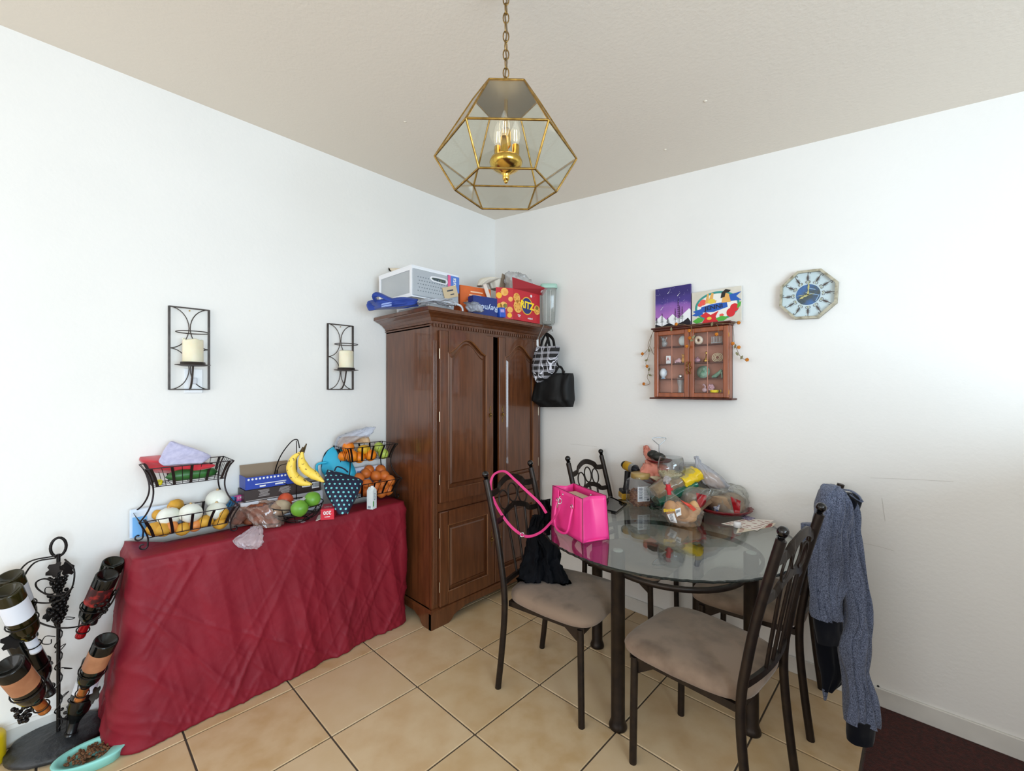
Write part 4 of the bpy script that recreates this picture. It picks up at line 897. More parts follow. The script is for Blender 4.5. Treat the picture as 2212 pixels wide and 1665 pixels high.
# dark garment on the left chair
dkc = M('dark_navy_cloth', '#040509', .8, spec=.15, col2='#070910', ns=7)
gar = thing('dark_garment', 'black garment draped over the back of the left chair onto its seat', 'clothing', atd(1175, 1262, 2.12))
def gl(L_, nm, seed, zmin=.487):
    q = MB(); q.loft(L_, 60, fold=.03, ff=3.0, seed=seed, hard=2.3, sub=8); q.jit(.03, 8, seed); q.jit(.012, 24, seed+2, True)
    for p in q.v: p.z = max(p.z, zmin)
    q.build(nm, dkc, gar, world=True)
gl([lv(1163, 1184, 1078, 2.24, .02), lv(1160, 1194, 1110, 2.22, .03), lv(1158, 1200, 1150, 2.19, .04), lv(1164, 1207, 1190, 2.16, .045), lv(1170, 1215, 1225, 2.13, .045), lv(1170, 1223, 1255, 2.1, .045), lv(1180, 1222, 1266, 2.09, .03)], 'body', 11)
gl([lv(1152, 1172, 1112, 2.26, .02), lv(1142, 1178, 1150, 2.22, .03), lv(1130, 1180, 1195, 2.18, .035), lv(1118, 1176, 1235, 2.14, .04), lv(1112, 1168, 1268, 2.12, .035), lv(1118, 1160, 1284, 2.10, .02)], 'sleeve', 4)
# ------------------------------------------------------------------ jacket on the right chair
heat = M('heather_grey_knit', '#76809a', .95, col2='#2b3348', ns=420, nd=3, stretch=(1, 1, .55), lo=.34, hi=.66, bump=.5, bs=200, bd=.002, sheen=.2)
ink = M('ink_navy_knit', '#0a0d17', .9, spec=.1, sheen=.2)
J = thing('jacket', 'grey heather and black knit jacket hanging on the back of the far right chair', 'jacket', (2.44, -.25, 0))
Zj = 1.72
def jl(L_, nm, mt, fold, seed, ff=3, n=36, hard=2.2, par=J):
    q = MB(); q.loft(L_, n, fold=fold, ff=ff, seed=seed, hard=hard); return q.build(nm, mt, par, world=True)
jl([lv(1794, 1806, 1047, Zj-.04, .015), lv(1778, 1820, 1062, Zj-.05, .04), lv(1768, 1828, 1100, Zj-.05, .045), lv(1758, 1832, 1160, Zj-.04, .04), lv(1754, 1836, 1230, Zj-.02, .03), lv(1755, 1822, 1290, Zj-.03, .028), lv(1756, 1818, 1333, Zj-.03, .025)], 'front_panel', heat, .030, 2, 4.5, 60)
jl([lv(1757, 1818, 1331, Zj-.028, .026), lv(1762, 1818, 1360, Zj-.03, .026), lv(1768, 1819, 1390, Zj-.03, .02)], 'hem_band', ink, .004, 3)
jl([lv(1730, 1768, 1130, Zj+.2, .015), lv(1735, 1772, 1200, Zj+.14, .02), lv(1737, 1776, 1236, Zj+.12, .02)], 'back_panel', heat, .008, 4)
jl([lv(1734, 1776, 1228, Zj+.125, .018), lv(1722, 1790, 1260, Zj+.11, .025), lv(1724, 1795, 1284, Zj+.10, .02)], 'lining', ink, .006, 5)
jl([lv(1753, 1830, 1285, Zj+.06, .02), lv(1760, 1838, 1350, Zj+.05, .025), lv(1768, 1836, 1420, Zj+.04, .03), lv(1775, 1832, 1455, Zj+.03, .025), lv(1778, 1800, 1492, Zj+.02, .008)], 'lining', ink, .010, 6)
jl([lv(1776, 1790, 1488, Zj+.02, .006), lv(1780, 1784, 1512, Zj+.02, .003)], 'drawstring', heat, .002, 6)
jl([lv(1808, 1826, 1062, Zj+.07, .02), lv(1814, 1838, 1110, Zj+.02, .03), lv(1820, 1848, 1180, Zj-.03, .035), lv(1824, 1866, 1270, Zj-.05, .038), lv(1826, 1872, 1340, Zj-.06, .04), lv(1816, 1868, 1400, Zj-.06, .045), lv(1826, 1868, 1450, Zj-.07, .042), lv(1829, 1882, 1500, Zj-.08, .042), lv(1826, 1889, 1557, Zj-.09, .04)], 'sleeve', heat, .034, 7, 4.2, 56)
jl([lv(1832, 1887, 1550, Zj-.09, .036), lv(1832, 1885, 1580, Zj-.09, .034), lv(1833, 1882, 1600, Zj-.10, .03)], 'cuff', ink, .003, 8)
jl([lv(1834, 1842, 1130, Zj+.12, .01), lv(1838, 1854, 1200, Zj+.1, .012), lv(1842, 1872, 1278, Zj+.09, .012)], 'sleeve', ink, .004, 9)
jl([lv(1815, 1842, 1064, Zj+.05, .012), lv(1818, 1858, 1080, Zj+.03, .025), lv(1822, 1852, 1102, Zj+.02, .02), lv(1828, 1838, 1118, Zj+.02, .01)], 'hood', ink, .006, 10)
q = MB(); q.bar(bez([atd(1812, 1056, Zj+.06), atd(1838, 1060, Zj+.02), atd(1856, 1072, Zj), atd(1860, 1083, Zj-.005), atd(1850, 1078, Zj+.0), atd(1836, 1068, Zj+.01)], 5), .016, .004, up=(0, 0, 1), sm=True); q.build('hood_rim', heat, J, world=True)
# ------------------------------------------------------------------ pink handbag
pk = M('pink_leather', '#ef3f92', .38, spec=.5, col2='#e8368a', ns=6, bump=.15, bs=350, bd=.0008); pk_in = M('pink_inner', '#d03072', .6); pkd = M('dark_piping', '#6e1c3c', .5)
ya = math.atan2(-.991+.882, 1.549-1.292)
B = thing('handbag', 'bright pink leather tote handbag standing open on the glass table', 'handbag', (1.447, -.872, TZ), ya); Lb, Wb, Hb = .285, .135, .192
q = MB()
def side(z, ins, dz=0): l, w_ = Lb/2-ins, Wb/2-ins*.5; return [V((-l, -w_, z)), V((l, -w_, z+dz)), V((l, w_, z)), V((-l, w_, z))]
N_ = 10
def wallp(a, b, c_, d_, bulge, nm, mt=pk, mid=None):
    """a,b bottom; c,d top"""
    q = MB(); vs = []; nr = ((b-a).cross(d_-a)).normalized()
    for s_ in (0, -.003):
        for i in range(N_+1):
            for j in range(N_+1):
                u, v = i/N_, j/N_; p = a.lerp(b, u).lerp(d_.lerp(c_, u), v); k_ = sin(pi*u)*(.3+.7*v) if mid is None else mid(u, v); vs.append(p+nr*(bulge*k_+s_))
    n = N_+1; o = n*n; fs = [(i*n+j, (i+1)*n+j, (i+1)*n+j+1, i*n+j+1) for i in range(N_) for j in range(N_)]
    fs += [tuple(o+x for x in f[::-1]) for f in fs]
    for i in range(N_): fs += [(i*n, o+i*n, o+(i+1)*n, (i+1)*n), (i*n+N_, (i+1)*n+N_, o+(i+1)*n+N_, o+i*n+N_), (i, i+1, o+i+1, o+i), (N_*n+i, o+N_*n+i, o+N_*n+i+1, N_*n+i+1)]
    q.add(vs, fs, 0, False); q.sm = [i < 2*N_*N_ for i in range(len(q.f))]; return q.build(nm, mt, B)
l, w_ = Lb/2, Wb/2; t_ = .008
bl, br, fr_, fl_ = V((-l, w_, 0)), V((l, w_, 0)), V((l, -w_, 0)), V((-l, -w_, 0))
tbl, tbr, tfr, tfl = V((-l+.006, w_-.012, Hb)), V((l-.006, w_-.012, Hb)), V((l-.012, -w_+.006, Hb-.004)), V((-l+.006, -w_+.006, Hb))
wallp(fl_, fr_, tfr, tfl, .004, 'front_panel'); wallp(br, bl, tbl, tbr, .004, 'back_panel')
gus = lambda u, v: -(1-abs(2*u-1))*(.25+.75*v)
wallp(fr_, br, tbr, tfr, .034, 'gusset', mid=gus); wallp(bl, fl_, tfl, tbl, .034, 'gusset', mid=gus)
q = MB(); q.box((0, 0, .004), (Lb-.004, Wb-.004, .008), bev=.003); q.build('bag_base', pk, B)
q = MB()
for P in ((fl_, tfl), (fr_, tfr), (br, tbr), (bl, tbl), (tfl, tfr), (tbl, tbr), (fl_, fr_), (fr_, br)): q.tube([P[0], P[1]], .0017, 5)
q.build('piping', pkd, B)
q = MB(); q.box((0, 0, Hb*.84), (Lb-.09, Wb-.045, .002)); q.build('lining', M('bag_lining', '#c9b39a', .8), B)
q = MB(); q.ball((.03, w_-.02, Hb-.02), .005, 8, 6); q.ball((-.03, -w_+.002, Hb-.02), .005, 8, 6); q.build('snap', M('chrome', '#d6d6da', .15, 1), B)
chm = M('chrome', '#d6d6da', .15, 1)
for s_, yy, lay in ((-1, -w_-.004, 1), (1, w_+.004, 0)):
    q = MB(); zt_ = Hb-.055; pts = [(-.065, yy, zt_), (-.068, yy+s_*.012, zt_-.04), (-.055, yy+s_*.022, .028), (0, yy+s_*.026, .012), (.055, yy+s_*.022, .028), (.068, yy+s_*.012, zt_-.04), (.065, yy, zt_)] if lay else [(-.065, yy, zt_), (-.068, yy+.012, zt_-.05), (0, yy+.02, .012), (.068, yy+.012, zt_-.05), (.065, yy, zt_)]
    q.tube(bez(pts, 6), .0055, 8); q.build('handle', pk, B)
    for x in (-.065, .065):
        q = MB(); q.box((x, yy+s_*.000, zt_+.022), (.018, .005, .055), bev=.002); tb = q.build('handle_tab', pk, B)
        q = MB(); q.tube(arc((x, yy+s_*.004, zt_+.002), .009, 0, 2*pi, 14, x=(1, 0, 0), y=(0, 0, 1))[:-1], .0022, 6, closed=True); q.build('buckle_ring', chm, tb)
q = MB(); P = [(1210, 1085, 1.93), (1206, 1104, 1.94), (1190, 1128, 1.98), (1165, 1151, 2.02), (1135, 1158, 2.06), (1105, 1138, 2.10), (1080, 1105, 2.14), (1064, 1072, 2.20), (1060, 1045, 2.24), (1068, 1024, 2.26), (1090, 1018, 2.24), (1112, 1036, 2.20), (1135, 1058, 2.17), (1166, 1087, 2.14), (1180, 1108, 2.10)]
q.bar(bez([atd(*p) for p in P], 6), .013, .003, up=(.2, -.6, .75), sm=False); sp_ = q.build('shoulder_strap', M('pink_strap', '#d8367e', .42), B, world=True)
q = MB(); q.tube([atd(1210, 1072, 1.91), atd(1206, 1086, 1.91), atd(1203, 1096, 1.92)], .003, 6); q.tube([p+V((.006, 0, 0)) for p in arc(atd(1207, 1082, 1.905), .008, 0, 2*pi, 12, x=RT, y=(0, 0, 1), r2=.012)[:-1]], .002, 6, closed=True); q.tube(arc(atd(1128, 1155, 2.05), .010, 0, 2*pi, 12, x=RT, y=(0, 0, 1))[:-1], .002, 6, closed=True); q.build('clasp', chm, sp_, world=True)
# ------------------------------------------------------------------ things on the table
# nut jar
c_ = atz(1378, 1092, TZ); t = thing('nut_jar', 'clear plastic jar with a tan lid, half full of nuts', 'jar', (c_.x, c_.y+.03, TZ), HEAD+radians(10))
q = MB(); q.lathe([(0, .001), (.05, .001), (.064, .008), (.069, .025), (.069, .12), (.066, .135), (.052, .150), (.048, .155), (.048, .165)], 40, sq=5); q.build('jar_body', GL('jar_clear', '#eef0f2', 1.45, .03, .07, '#d8dde6'), t)
q = MB(); q.lathe([(.052, .153), (.054, .155), (.054, .178), (.051, .182), (0, .182)], 32); q.build('lid', M('tan_lid', '#b5985c', .4, col2='#a98c52', ns=20), t)
nut = M('nut_brown', '#8a5133', .7, col2='#b98a63', ns=70, nd=2)
q = MB()
for i in range(260):
    a = rnd.uniform(0, 2*pi); r_ = .060*(rnd.random()**.3); z = .008+rnd.random()*.075+(.012*cos(a) if rnd.random() > .6 else 0)
    q.ball((r_*cos(a)*.98, r_*sin(a)*.98, z), (.009*rnd.uniform(.7, 1.1), .006, .005), 6, 4)
q.lathe([(0, .005), (.055, .005), (.055, .07), (0, .075)], 12); q.build('nuts', nut, t)['kind'] = 'stuff'
q = MB(); q.box((-.016, -.0708, .078), (.072, .0008, .082)); q.build('label', M('label_offwhite', '#e4e8ee', .5), t)
q = MB()
for i in range(12): q.box((-.034, -.0715, .112-.006*i), (.024+rnd.uniform(-.006, .002), .0004, .0022 if i not in (1, 9) else .004)); q.box((.000, -.0715, .112-.006*i), (.034+rnd.uniform(-.008, .002), .0004, .0016))
for i in range(7): q.box((.004+.002*i, -.0717, .046), (.0011, .0004, .012))
q.build('printing', M('print_dark', '#3e4450', .6), t)['kind'] = 'stuff'
# snifter glass on silver foot
c_ = atd(1450, 1099, 2.36); t = thing('snifter_glass', 'large footed glass bowl with oats in it on a silver stem', 'glass', (c_.x, c_.y, TZ))
q = MB(); q.lathe([(.006, .158), (.03, .160), (.055, .175), (.071, .205), (.0735, .232), (.068, .265), (.060, .290), (.0585, .291), (.0665, .264), (.072, .232), (.0695, .206), (.054, .178), (.03, .164), (0, .162)], 36); q.build('bowl', GL('crystal', '#f5f7f8', 1.5), t)
q = MB(); q.lathe([(0, 0), (.045, .002), (.04, .008), (.012, .02), (.010, .06), (.016, .08), (.010, .1), (.018, .115), (.026, .13), (.020, .145), (.012, .152), (.02, .158), (0, .16)], 24); q.build('stem', M('mercury_silver', '#b9b3aa', .25, .9, col2='#7f786f', ns=60, bump=.8, bs=120, bd=.003), t)
q = MB(); q.lathe([(0, .166), (.03, .168), (.052, .182), (.065, .205), (0, .209)], 24)
for i in range(120):
    a = rnd.uniform(0, 2*pi); r_ = .062*rnd.random()**.5; q.ball((r_*cos(a), r_*sin(a), .208+rnd.uniform(-.002, .003)), (.006, .004, .002), 6, 4)
q.build('oats', M('oat_flakes', '#c9b58f', .9, col2='#e6d9b8', ns=150), t)['kind'] = 'stuff'
# server with tiers
c_ = atd(1424, 1040, 2.55); t = thing('tiered_server', 'tiered server with dark red plates and a wire carrying handle behind the pile', 'tiered tray', (c_.x, c_.y, TZ))
red_p = M('dark_red_plastic', '#6e1418', .3, col2='#5a0f14', ns=9)
q = MB(); zt_ = 1.41-(945-841)/FOC*2.55-TZ; q.tube([(0, 0, .0), (0, 0, zt_-.04)], .004, 7); q.tube([V((0, 0, 0))+p for p in bez([V((0, 0, zt_-.045)), RT*-.04+V((0, 0, zt_-.008)), RT*-.02+V((0, 0, zt_)), RT*.02+V((0, 0, zt_)), RT*.04+V((0, 0, zt_-.008)), V((0, 0, zt_-.045))], 6)], .0026, 7); q.build('handle', M('chrome_wire', '#bfc4c9', .2, 1), t)
for r_, z_ in ((.07, .235), (.10, .115), (.085, .004)):
    q = MB(); q.lathe([(0, z_), (r_*.8, z_), (r_, z_+.012), (r_+.003, z_+.011), (r_*.82, z_-.003), (0, z_-.003)], 32); q.build('plate', red_p, t)
Zt = dep(c_)
for px, py, rx, lb, g_ in ((1411, 982, .032, 'dark ripe avocado on the left of the top tier', 0), (1422, 987, .036, 'dark ripe avocado lying in front on the top tier', 0)):
    p = atd(px, py, Zt-.02 if rx > .033 else Zt+.015); tt = thing('avocado', lb, 'avocado', (p.x, p.y, p.z-.022))
    q = MB(); q.ball((0, 0, .024), (rx*1.15, rx*.85, .025), 16, 10, amp=.05, fr=2); q.build('flesh', M('avocado_skin', '#1e201d', .5, col2='#2b2c24', ns=30, bump=.5, bs=150, bd=.002), tt); q = MB(); q.ball((rx*1.12, 0, .026), .005, 6, 4); q.build('stem', stemm, tt)
q = MB(); q.loft([lv(1390, 1401, 964, 2.66, .012), lv(1388, 1406, 980, 2.66, .02), lv(1396, 1412, 996, 2.56, .025), lv(1386, 1440, 1008, 2.52, .04), lv(1378, 1448, 1024, 2.5, .05), lv(1388, 1448, 1036, 2.5, .03)], 44, fold=.016, ff=5, seed=4); q.jit(.012, 30, 5, True)
for p in q.v: p.y = min(p.y, -.005)
solo('salmon_bag', q, M('salmon_film', '#e79682', .35, col2='#d9826f', ns=9, alpha=.88), 'salmon pink plastic bag gathered on the tiered server', 'plastic bag')
q = MB(); q.loft([lv(1398, 1405, 1024, 2.5, .01), lv(1400, 1425, 1028, 2.46, .02), lv(1412, 1440, 1036, 2.44, .02), lv(1425, 1440, 1041, 2.44, .01)], 20, fold=.008, seed=3); q.jit(.004, 50, 2); solo('cream_bag', q, M('cream_film', '#d5c9ac', .4, col2='#b7a98b', ns=20), 'small cream bag on the edge of the middle tier', 'plastic bag')
# drill
c_ = atz(1350, 1076, TZ); t = thing('cordless_drill', 'yellow and black cordless drill standing behind the nut jar', 'drill', (c_.x, c_.y, TZ)); dy = M('drill_yellow', '#c79a1f', .45); dk = M('drill_black', '#16171a', .5)
Zd = dep(c_); D_ = lambda px, py, dz=0: atd(px, py, Zd+dz)
q = MB(); a, b = D_(1350, 1004, .03), D_(1364, 1010, -.02); q.tube([a, a.lerp(b, .15), b], [.016, .028, .028], 16); bd_ = q.build('motor_housing', dy, t, world=True)
q = MB(); q.tube([a+(a-b)*.25, a], [.020, .026], 14); q.build('rear_cap', dk, bd_, world=True)
b2 = D_(1371, 1013, -.05); q = MB(); q.tube([b, b2], [.028, .026], 16); q.build('gearbox', M('drill_grey', '#9a9a96', .4, .5), bd_, world=True)
b3 = D_(1377, 1015, -.075); q = MB(); q.tube([b2, b2.lerp(b3, .3), b3, b3+(b3-b2)*.4], [.026, .027, .016, .010], 16); q.build('chuck', M('chuck_dark', '#23262c', .3, .6), t, world=True)
q = MB(); q.tube([b3, b3+(b3-b2).normalized()*.06], .002, 6); q.build('drill_bit', brass_old, t, world=True)
q = MB(); q.tube([D_(1356, 1018), D_(1354, 1040), D_(1351, 1062)], [.018, .016, .018], 10); q.build('grip', dk, t, world=True)
q = MB(); q.at(Matrix.Rotation(HEAD, 4, 'Z')); q.box((0, 0, .018), (.06, .09, .036), bev=.006); bt_ = q.build('battery', dy, t); q = MB().at(Matrix.Rotation(HEAD, 4, 'Z')); q.box((0, 0, .045), (.055, .08, .020), bev=.004); q.build('battery_top', dk, bt_)
# black tablet lying on the glass
P = [atz(1297, 1098, TZ+.006), atz(1330, 1105, TZ+.006), atz(1352, 1088, TZ+.006), atz(1318, 1072, TZ+.006)]
cc = sum(P, V())/4; t = thing('serving_tray', 'small black-framed glass tray lying between the handbag and the nut jar', 'tray', (cc.x, cc.y, TZ))
q = MB(); q.bar([p+V((0, 0, -.001)) for p in P], .012, .008, closed=True, up=(0, 0, 1)); q.build('tray_frame', M('gloss_black', '#0b0c0f', .2, coat=.4), t, world=True)
q = MB(); q.add([V((p.x, p.y, TZ+z)) for z in (.002, .005) for p in P], [(3, 2, 1, 0), (4, 5, 6, 7), (0, 1, 5, 4), (1, 2, 6, 5), (2, 3, 7, 6), (3, 0, 4, 7)]); q.build('tray_glass', GL('tray_pane', '#8c9494', 1.6), t, world=True)
# green and yellow bread bag
t = thing('loaf_bag', 'green and yellow bread bag leaning up behind the bun bag', 'bread bag', atz(1430, 1100, TZ)); Zg = 2.33
A_, B_ = atd(1412, 1074, Zg), atd(1498, 1030, Zg+.02)
def slant(w0, w1, off, th, nm, mt, seed, lo_=0, hi_=1, fold=.006, jit=0, par=None, n=30):
    q = MB(); ax = (B_-A_); up_ = V((0, 0, 1)); pr_ = (up_-ax.normalized()*up_.dot(ax.normalized())).normalized(); L_ = []
    nrm = ax.cross(pr_).normalized(); nrm = nrm if nrm.dot(CAM-A_) > 0 else -nrm
    for i in range(5):
        f = lo_+(hi_-lo_)*i/4; ww = (w0+(w1-w0)*f)*(.55+.45*sin(pi*min(max(f, .12), .8))); p = A_+ax*f+pr_*off; L_.append((p-pr_*ww, p+pr_*ww, nrm*th))
    q.loft(L_, n, fold=fold, ff=3, seed=seed, hard=2.4)
    if jit: q.jit(jit, 45, seed, True)
    return q.build(nm, mt, par or t, world=True)
slant(.055, .055, .012, .045, 'bread', M('bread_slices', '#b08a5e', .8, col2='#7e5c3a', ns=26, nd=4), 2, .04, .8)
slant(.034, .026, -.022, .066, 'green_wrapper', M('green_film', '#12654e', .25, col2='#0d4f3d', ns=8, coat=.4), 3, 0, .92, jit=.004)
slant(.036, .045, .012, .064, 'yellow_wrapper', M('yellow_film', '#f0cf1c', .3, col2='#e2bd12', ns=12, coat=.3), 4, .66, 1.10, jit=.006)
slant(.066, .06, .010, .056, 'plastic_film', GL('film_loaf', '#eef2ee', 1.5, .1, .10, '#dfe6df'), 5, -.02, 1.0, jit=.005)
q = MB(); q.loft([lv(1404, 1410, 1098, Zg+.06, .02), lv(1406, 1445, 1092, Zg+.06, .06), lv(1420, 1460, 1100, Zg+.04, .06), lv(1430, 1460, 1106, Zg+.03, .03)], 24, fold=.010, seed=6); 
for p in q.v: p.z = max(p.z, TZ+.001)
q.jit(.003, 50, 1)
for p in q.v: p.z = max(p.z, TZ+.001)
solo('dark_green_bag', q, M('dark_green_film', '#20352c', .25, col2='#7b8a7a', ns=18, lo=.5, hi=.62), 'dark green and silver food bag squashed under the loaf bag', 'food bag')
# red platter with big clear bag
c_ = atz(1562, 1107, TZ); t = thing('serving_platter', 'scalloped dark red platter at the back right of the table', 'platter', (c_.x+.0, c_.y, TZ)); 
q = MB(); n_ = 60; R2 = [[(r_*(1+.025*cos(i*2*pi/n_*20)*(k_ > 1))*cos(2*pi*i/n_), r_*(1+.025*cos(i*2*pi/n_*20)*(k_ > 1))*sin(2*pi*i/n_), z_) for i in range(n_)] for k_, (r_, z_) in enumerate(((.02, .004), (.10, .004), (.128, .02), (.142, .034), (.140, .037), (.12, .024), (.09, .010), (.02, .009)))]
q.add([p for r_ in R2 for p in r_], [(a*n_+i, a*n_+(i+1) % n_, (a+1)*n_+(i+1) % n_, (a+1)*n_+i) for a in range(7) for i in range(n_)], 0, True); q.add(R2[0], [tuple(range(n_))[::-1]]); q.add(R2[-1], [tuple(range(n_))])
q.build('platter', M('crimson_platter', '#85101f', .25, col2='#6a0c18', ns=6, coat=.3), t)
t = thing('pastry_bag', 'large clear bag with red printed panels lying on the red platter', 'food bag', (c_.x, c_.y, TZ+.03)); Zp = dep(c_)
q = MB(); q.loft([lv(1478, 1510, 1100, Zp-.02, .04), lv(1480, 1560, 1065, Zp, .08), lv(1500, 1596, 1068, Zp, .09), lv(1530, 1606, 1090, Zp, .08), lv(1545, 1604, 1106, Zp-.02, .05)], 30, fold=.02, seed=7); q.build('pastry', M('pastry_brown', '#8d7159', .8, col2='#b59a7d', ns=14, nd=4), t, world=True)
q = MB(); q.loft([lv(1470, 1500, 1106, Zp-.03, .05), lv(1470, 1560, 1055, Zp, .09), lv(1498, 1604, 1052, Zp, .10), lv(1526, 1612, 1082, Zp, .09), lv(1545, 1610, 1112, Zp-.03, .06)], 56, fold=.025, ff=4, seed=8); q.jit(.010, 28, 3, True)
for p in q.v: p.z = max(p.z, TZ+.012)
PB = (list(q.v), list(q.f)); q.build('plastic_film', GL('film_big', '#edf0ee', 1.6, .08, .22, '#d3cfc6'), t, world=True)
bvp = BVHTree.FromPolygons([tuple(p) for p in PB[0]], PB[1])
def patch(pts, nm, mt, par, bvh, off=.002, n=14, txt=None):
    """printed panel that follows the bag surface"""
    q = MB(); xs_ = [p[0] for p in pts]; ys_ = [p[1] for p in pts]; g = {}
    for i in range(n+1):
        for j in range(n+1):
            u, v = i/n, j/n; a = V((*pts[0], 0)).lerp(V((*pts[1], 0)), u); b = V((*pts[3], 0)).lerp(V((*pts[2], 0)), u); p = a.lerp(b, v)
            h = bvh.ray_cast(CAM, ray(p.x, p.y).normalized())
            if h[0] is not None: g[i, j] = len(q.v); q.v.append(h[0]-ray(p.x, p.y).normalized()*off)
    for i in range(n):
        for j in range(n):
            if all(k_ in g for k_ in ((i, j), (i+1, j), (i+1, j+1), (i, j+1))): q.f.append([g[i, j], g[i+1, j], g[i+1, j+1], g[i, j+1]]); q.mi.append(0); q.sm.append(True)
    if q.f: return q.build(nm, mt, par, world=True, fixn=False)
redp = M('print_red', '#b3222b', .3, col2='#a01a24', ns=20, coat=.3)
patch([(1504, 1064), (1526, 1070), (1524, 1112), (1508, 1112)], 'red_print', redp, t, bvp); patch([(1578, 1072), (1600, 1082), (1598, 1108), (1586, 1108)], 'red_print', redp, t, bvp)
patch([(1518, 1104), (1526, 1103), (1525, 1112), (1519, 1113)], 'gold_print', M('print_gold', '#d7a32a', .4), t, bvp, .004, 4)
patch([(1540, 1092), (1556, 1090), (1552, 1104), (1544, 1106)], 'label_print', M('print_mixed', '#e9eaf0', .4, col2='#3f7cc4', ns=90, lo=.5, hi=.6), t, bvp, .004, 6)
# clear bread roll bag on top
t = thing('roll_bag', 'clear pointed bag holding a yellow roll on top of the pile', 'bread bag', atd(1545, 1060, 2.36)); Zq = 2.34
q = MB(); q.loft([lv(1512, 1520, 1015, Zq, .012), lv(1508, 1548, 1026, Zq, .04), lv(1516, 1560, 1040, Zq, .045), lv(1530, 1566, 1052, Zq, .03)], 24, fold=.006, seed=3); q.build('roll', M('roll_yellow', '#d9a86a', .7, col2='#c8935a', ns=9), t, world=True)
q = MB(); q.loft([lv(1500, 1506, 986, Zq, .006), lv(1501, 1520, 1002, Zq, .02), lv(1504, 1546, 1020, Zq, .05), lv(1512, 1566, 1040, Zq, .06), lv(1530, 1580, 1054, Zq, .05), lv(1542, 1576, 1068, Zq, .03)], 44, fold=.016, ff=4, seed=12); q.jit(.007, 35, 6, True); q.build('plastic_film', GL('film_frost', '#e6e8ee', 1.5, .15, .38, '#d6d9e2'), t, world=True)
q = MB(); q.loft([lv(1532, 1540, 1008, 2.48, .01), lv(1530, 1568, 1012, 2.48, .04), lv(1545, 1580, 1002, 2.48, .02), lv(1570, 1582, 1010, 2.48, .01)], 30, fold=.02, ff=4, seed=2); q.jit(.008, 40, 3, True)
o = solo('orange_logo_bag', q, GL('film_frost2', '#e6e8ee', 1.5, .15, .5, '#dcdde4'), 'crumpled clear bag with an orange mark behind the roll bag', 'plastic bag')
q = MB(); q.ball(atd(1557, 1011, 2.43), (.016, .016, .012), 12, 6); q.build('printed_mark', M('mark_orange', '#a9562a', .5, col2='#5a2a1c', ns=90), o, world=True) if False else None
q.v = [p-o.location for p in q.v]; q.build('printed_mark', M('mark_orange', '#a9562a', .5, col2='#5a2a1c', ns=90), o)
q = MB(); c_ = atd(1490, 1050, 2.46); q.at(Matrix.Translation((c_.x, c_.y, 0)) @ Matrix.Rotation(.5, 4, 'Z')); zt_ = 1.41-(1000-841)/FOC*2.46; q.box((0, 0, (TZ+zt_)/2), (.11, .08, zt_-TZ-.0), bev=.012); solo('deli_container', q, GL('clamshell', '#e8eaec', 1.5, .05, .25, '#cfd2d4'), 'clear lidded food container at the back of the table behind the loaf', 'container')
q = MB(); q.loft([lv(1576, 1584, 1058, 2.42, .01), lv(1570, 1592, 1050, 2.42, .02), lv(1578, 1600, 1056, 2.42, .015)], 18, fold=.006, seed=3); q.jit(.004, 60, 2)
# bun bag
t = thing('bun_bag', 'clear bag of hot dog buns tied with a red tie, front of the pile', 'bread bag', atz(1475, 1135, TZ)); Zn = dep(atz(1475, 1130, TZ))+.04
bun = M('bun_tan', '#c98f58', .6, col2='#e0b583', ns=6); 
for (xa, ya_, xb, yb, r_) in ((1446, 1085, 1456, 1118, .030), (1462, 1088, 1480, 1120, .030), (1480, 1118, 1508, 1098, .026), (1500, 1086, 1494, 1124, .024), (1460, 1130, 1500, 1128, .022)):
    a, b = atd(xa, ya_, Zn), atd(xb, yb, Zn-.03); a.z = max(a.z, TZ+r_); b.z = max(b.z, TZ+r_*.95); q = MB(); q.tube([a+(b-a)*f for f in (-.12, 0, .15, .5, .85, 1, 1.12)], [.3*r_, .75*r_, r_, r_*1.05, r_, .75*r_, .3*r_], 14); q.build('bun', bun, t, world=True)
q = MB(); q.loft([lv(1437, 1452, 1062, Zn+.02, .012), lv(1438, 1470, 1080, Zn, .05), lv(1432, 1512, 1098, Zn-.02, .07), lv(1434, 1514, 1115, Zn-.04, .075), lv(1450, 1508, 1132, Zn-.05, .06), lv(1470, 1500, 1138, Zn-.06, .03)], 50, fold=.014, ff=3.5, seed=5); q.jit(.006, 40, 7, True)
for p in q.v: p.z = max(p.z, TZ+.002)
bvn = BVHTree.FromPolygons([tuple(p) for p in q.v], q.f)
q.build('plastic_film', GL('film_bun', '#f6f3f0', 1.55, .06, .10, '#ead9c8'), t, world=True)
q = MB(); q.loft([lv(1436, 1446, 1030, Zn+.03, .02), lv(1432, 1444, 1042, Zn+.03, .02), lv(1441, 1449, 1052, Zn+.02, .01)], 30, fold=.02, ff=5, seed=5); q.jit(.005, 60, 7, True); q.build('bag_neck', GL('film_neck', '#f2f0f0', 1.5, .1, .4, '#e2dede'), t, world=True)
q = MB(); q.tube(arc(atd(1445, 1056, Zn+.02), .014, 0, 2*pi, 12, x=RT, y=FW)[:-1], .006, 7, closed=True); q.tube([atd(1443, 1046, Zn+.0), atd(1446, 1068, Zn+.0)], [.012, .010], 8); q.build('tie', M('tie_red', '#d2303c', .4), t, world=True)
patch([(1441, 1111), (1456, 1108), (1463, 1130), (1448, 1127)], 'printed_label', white_pl, t, bvn, .003); patch([(1458, 1100), (1470, 1096), (1472, 1112), (1462, 1116)], 'printed_label', white_pl, t, bvn, .003)
patch([(1470, 1080), (1482, 1080), (1505, 1100), (1498, 1104)], 'red_print', M('print_vermilion', '#d83a20', .35), t, bvn, .003)
h = atd(1447, 1106, Zn-.1)
q = MB(); hh = bvn.ray_cast(CAM, ray(1446, 1107).normalized())[0]
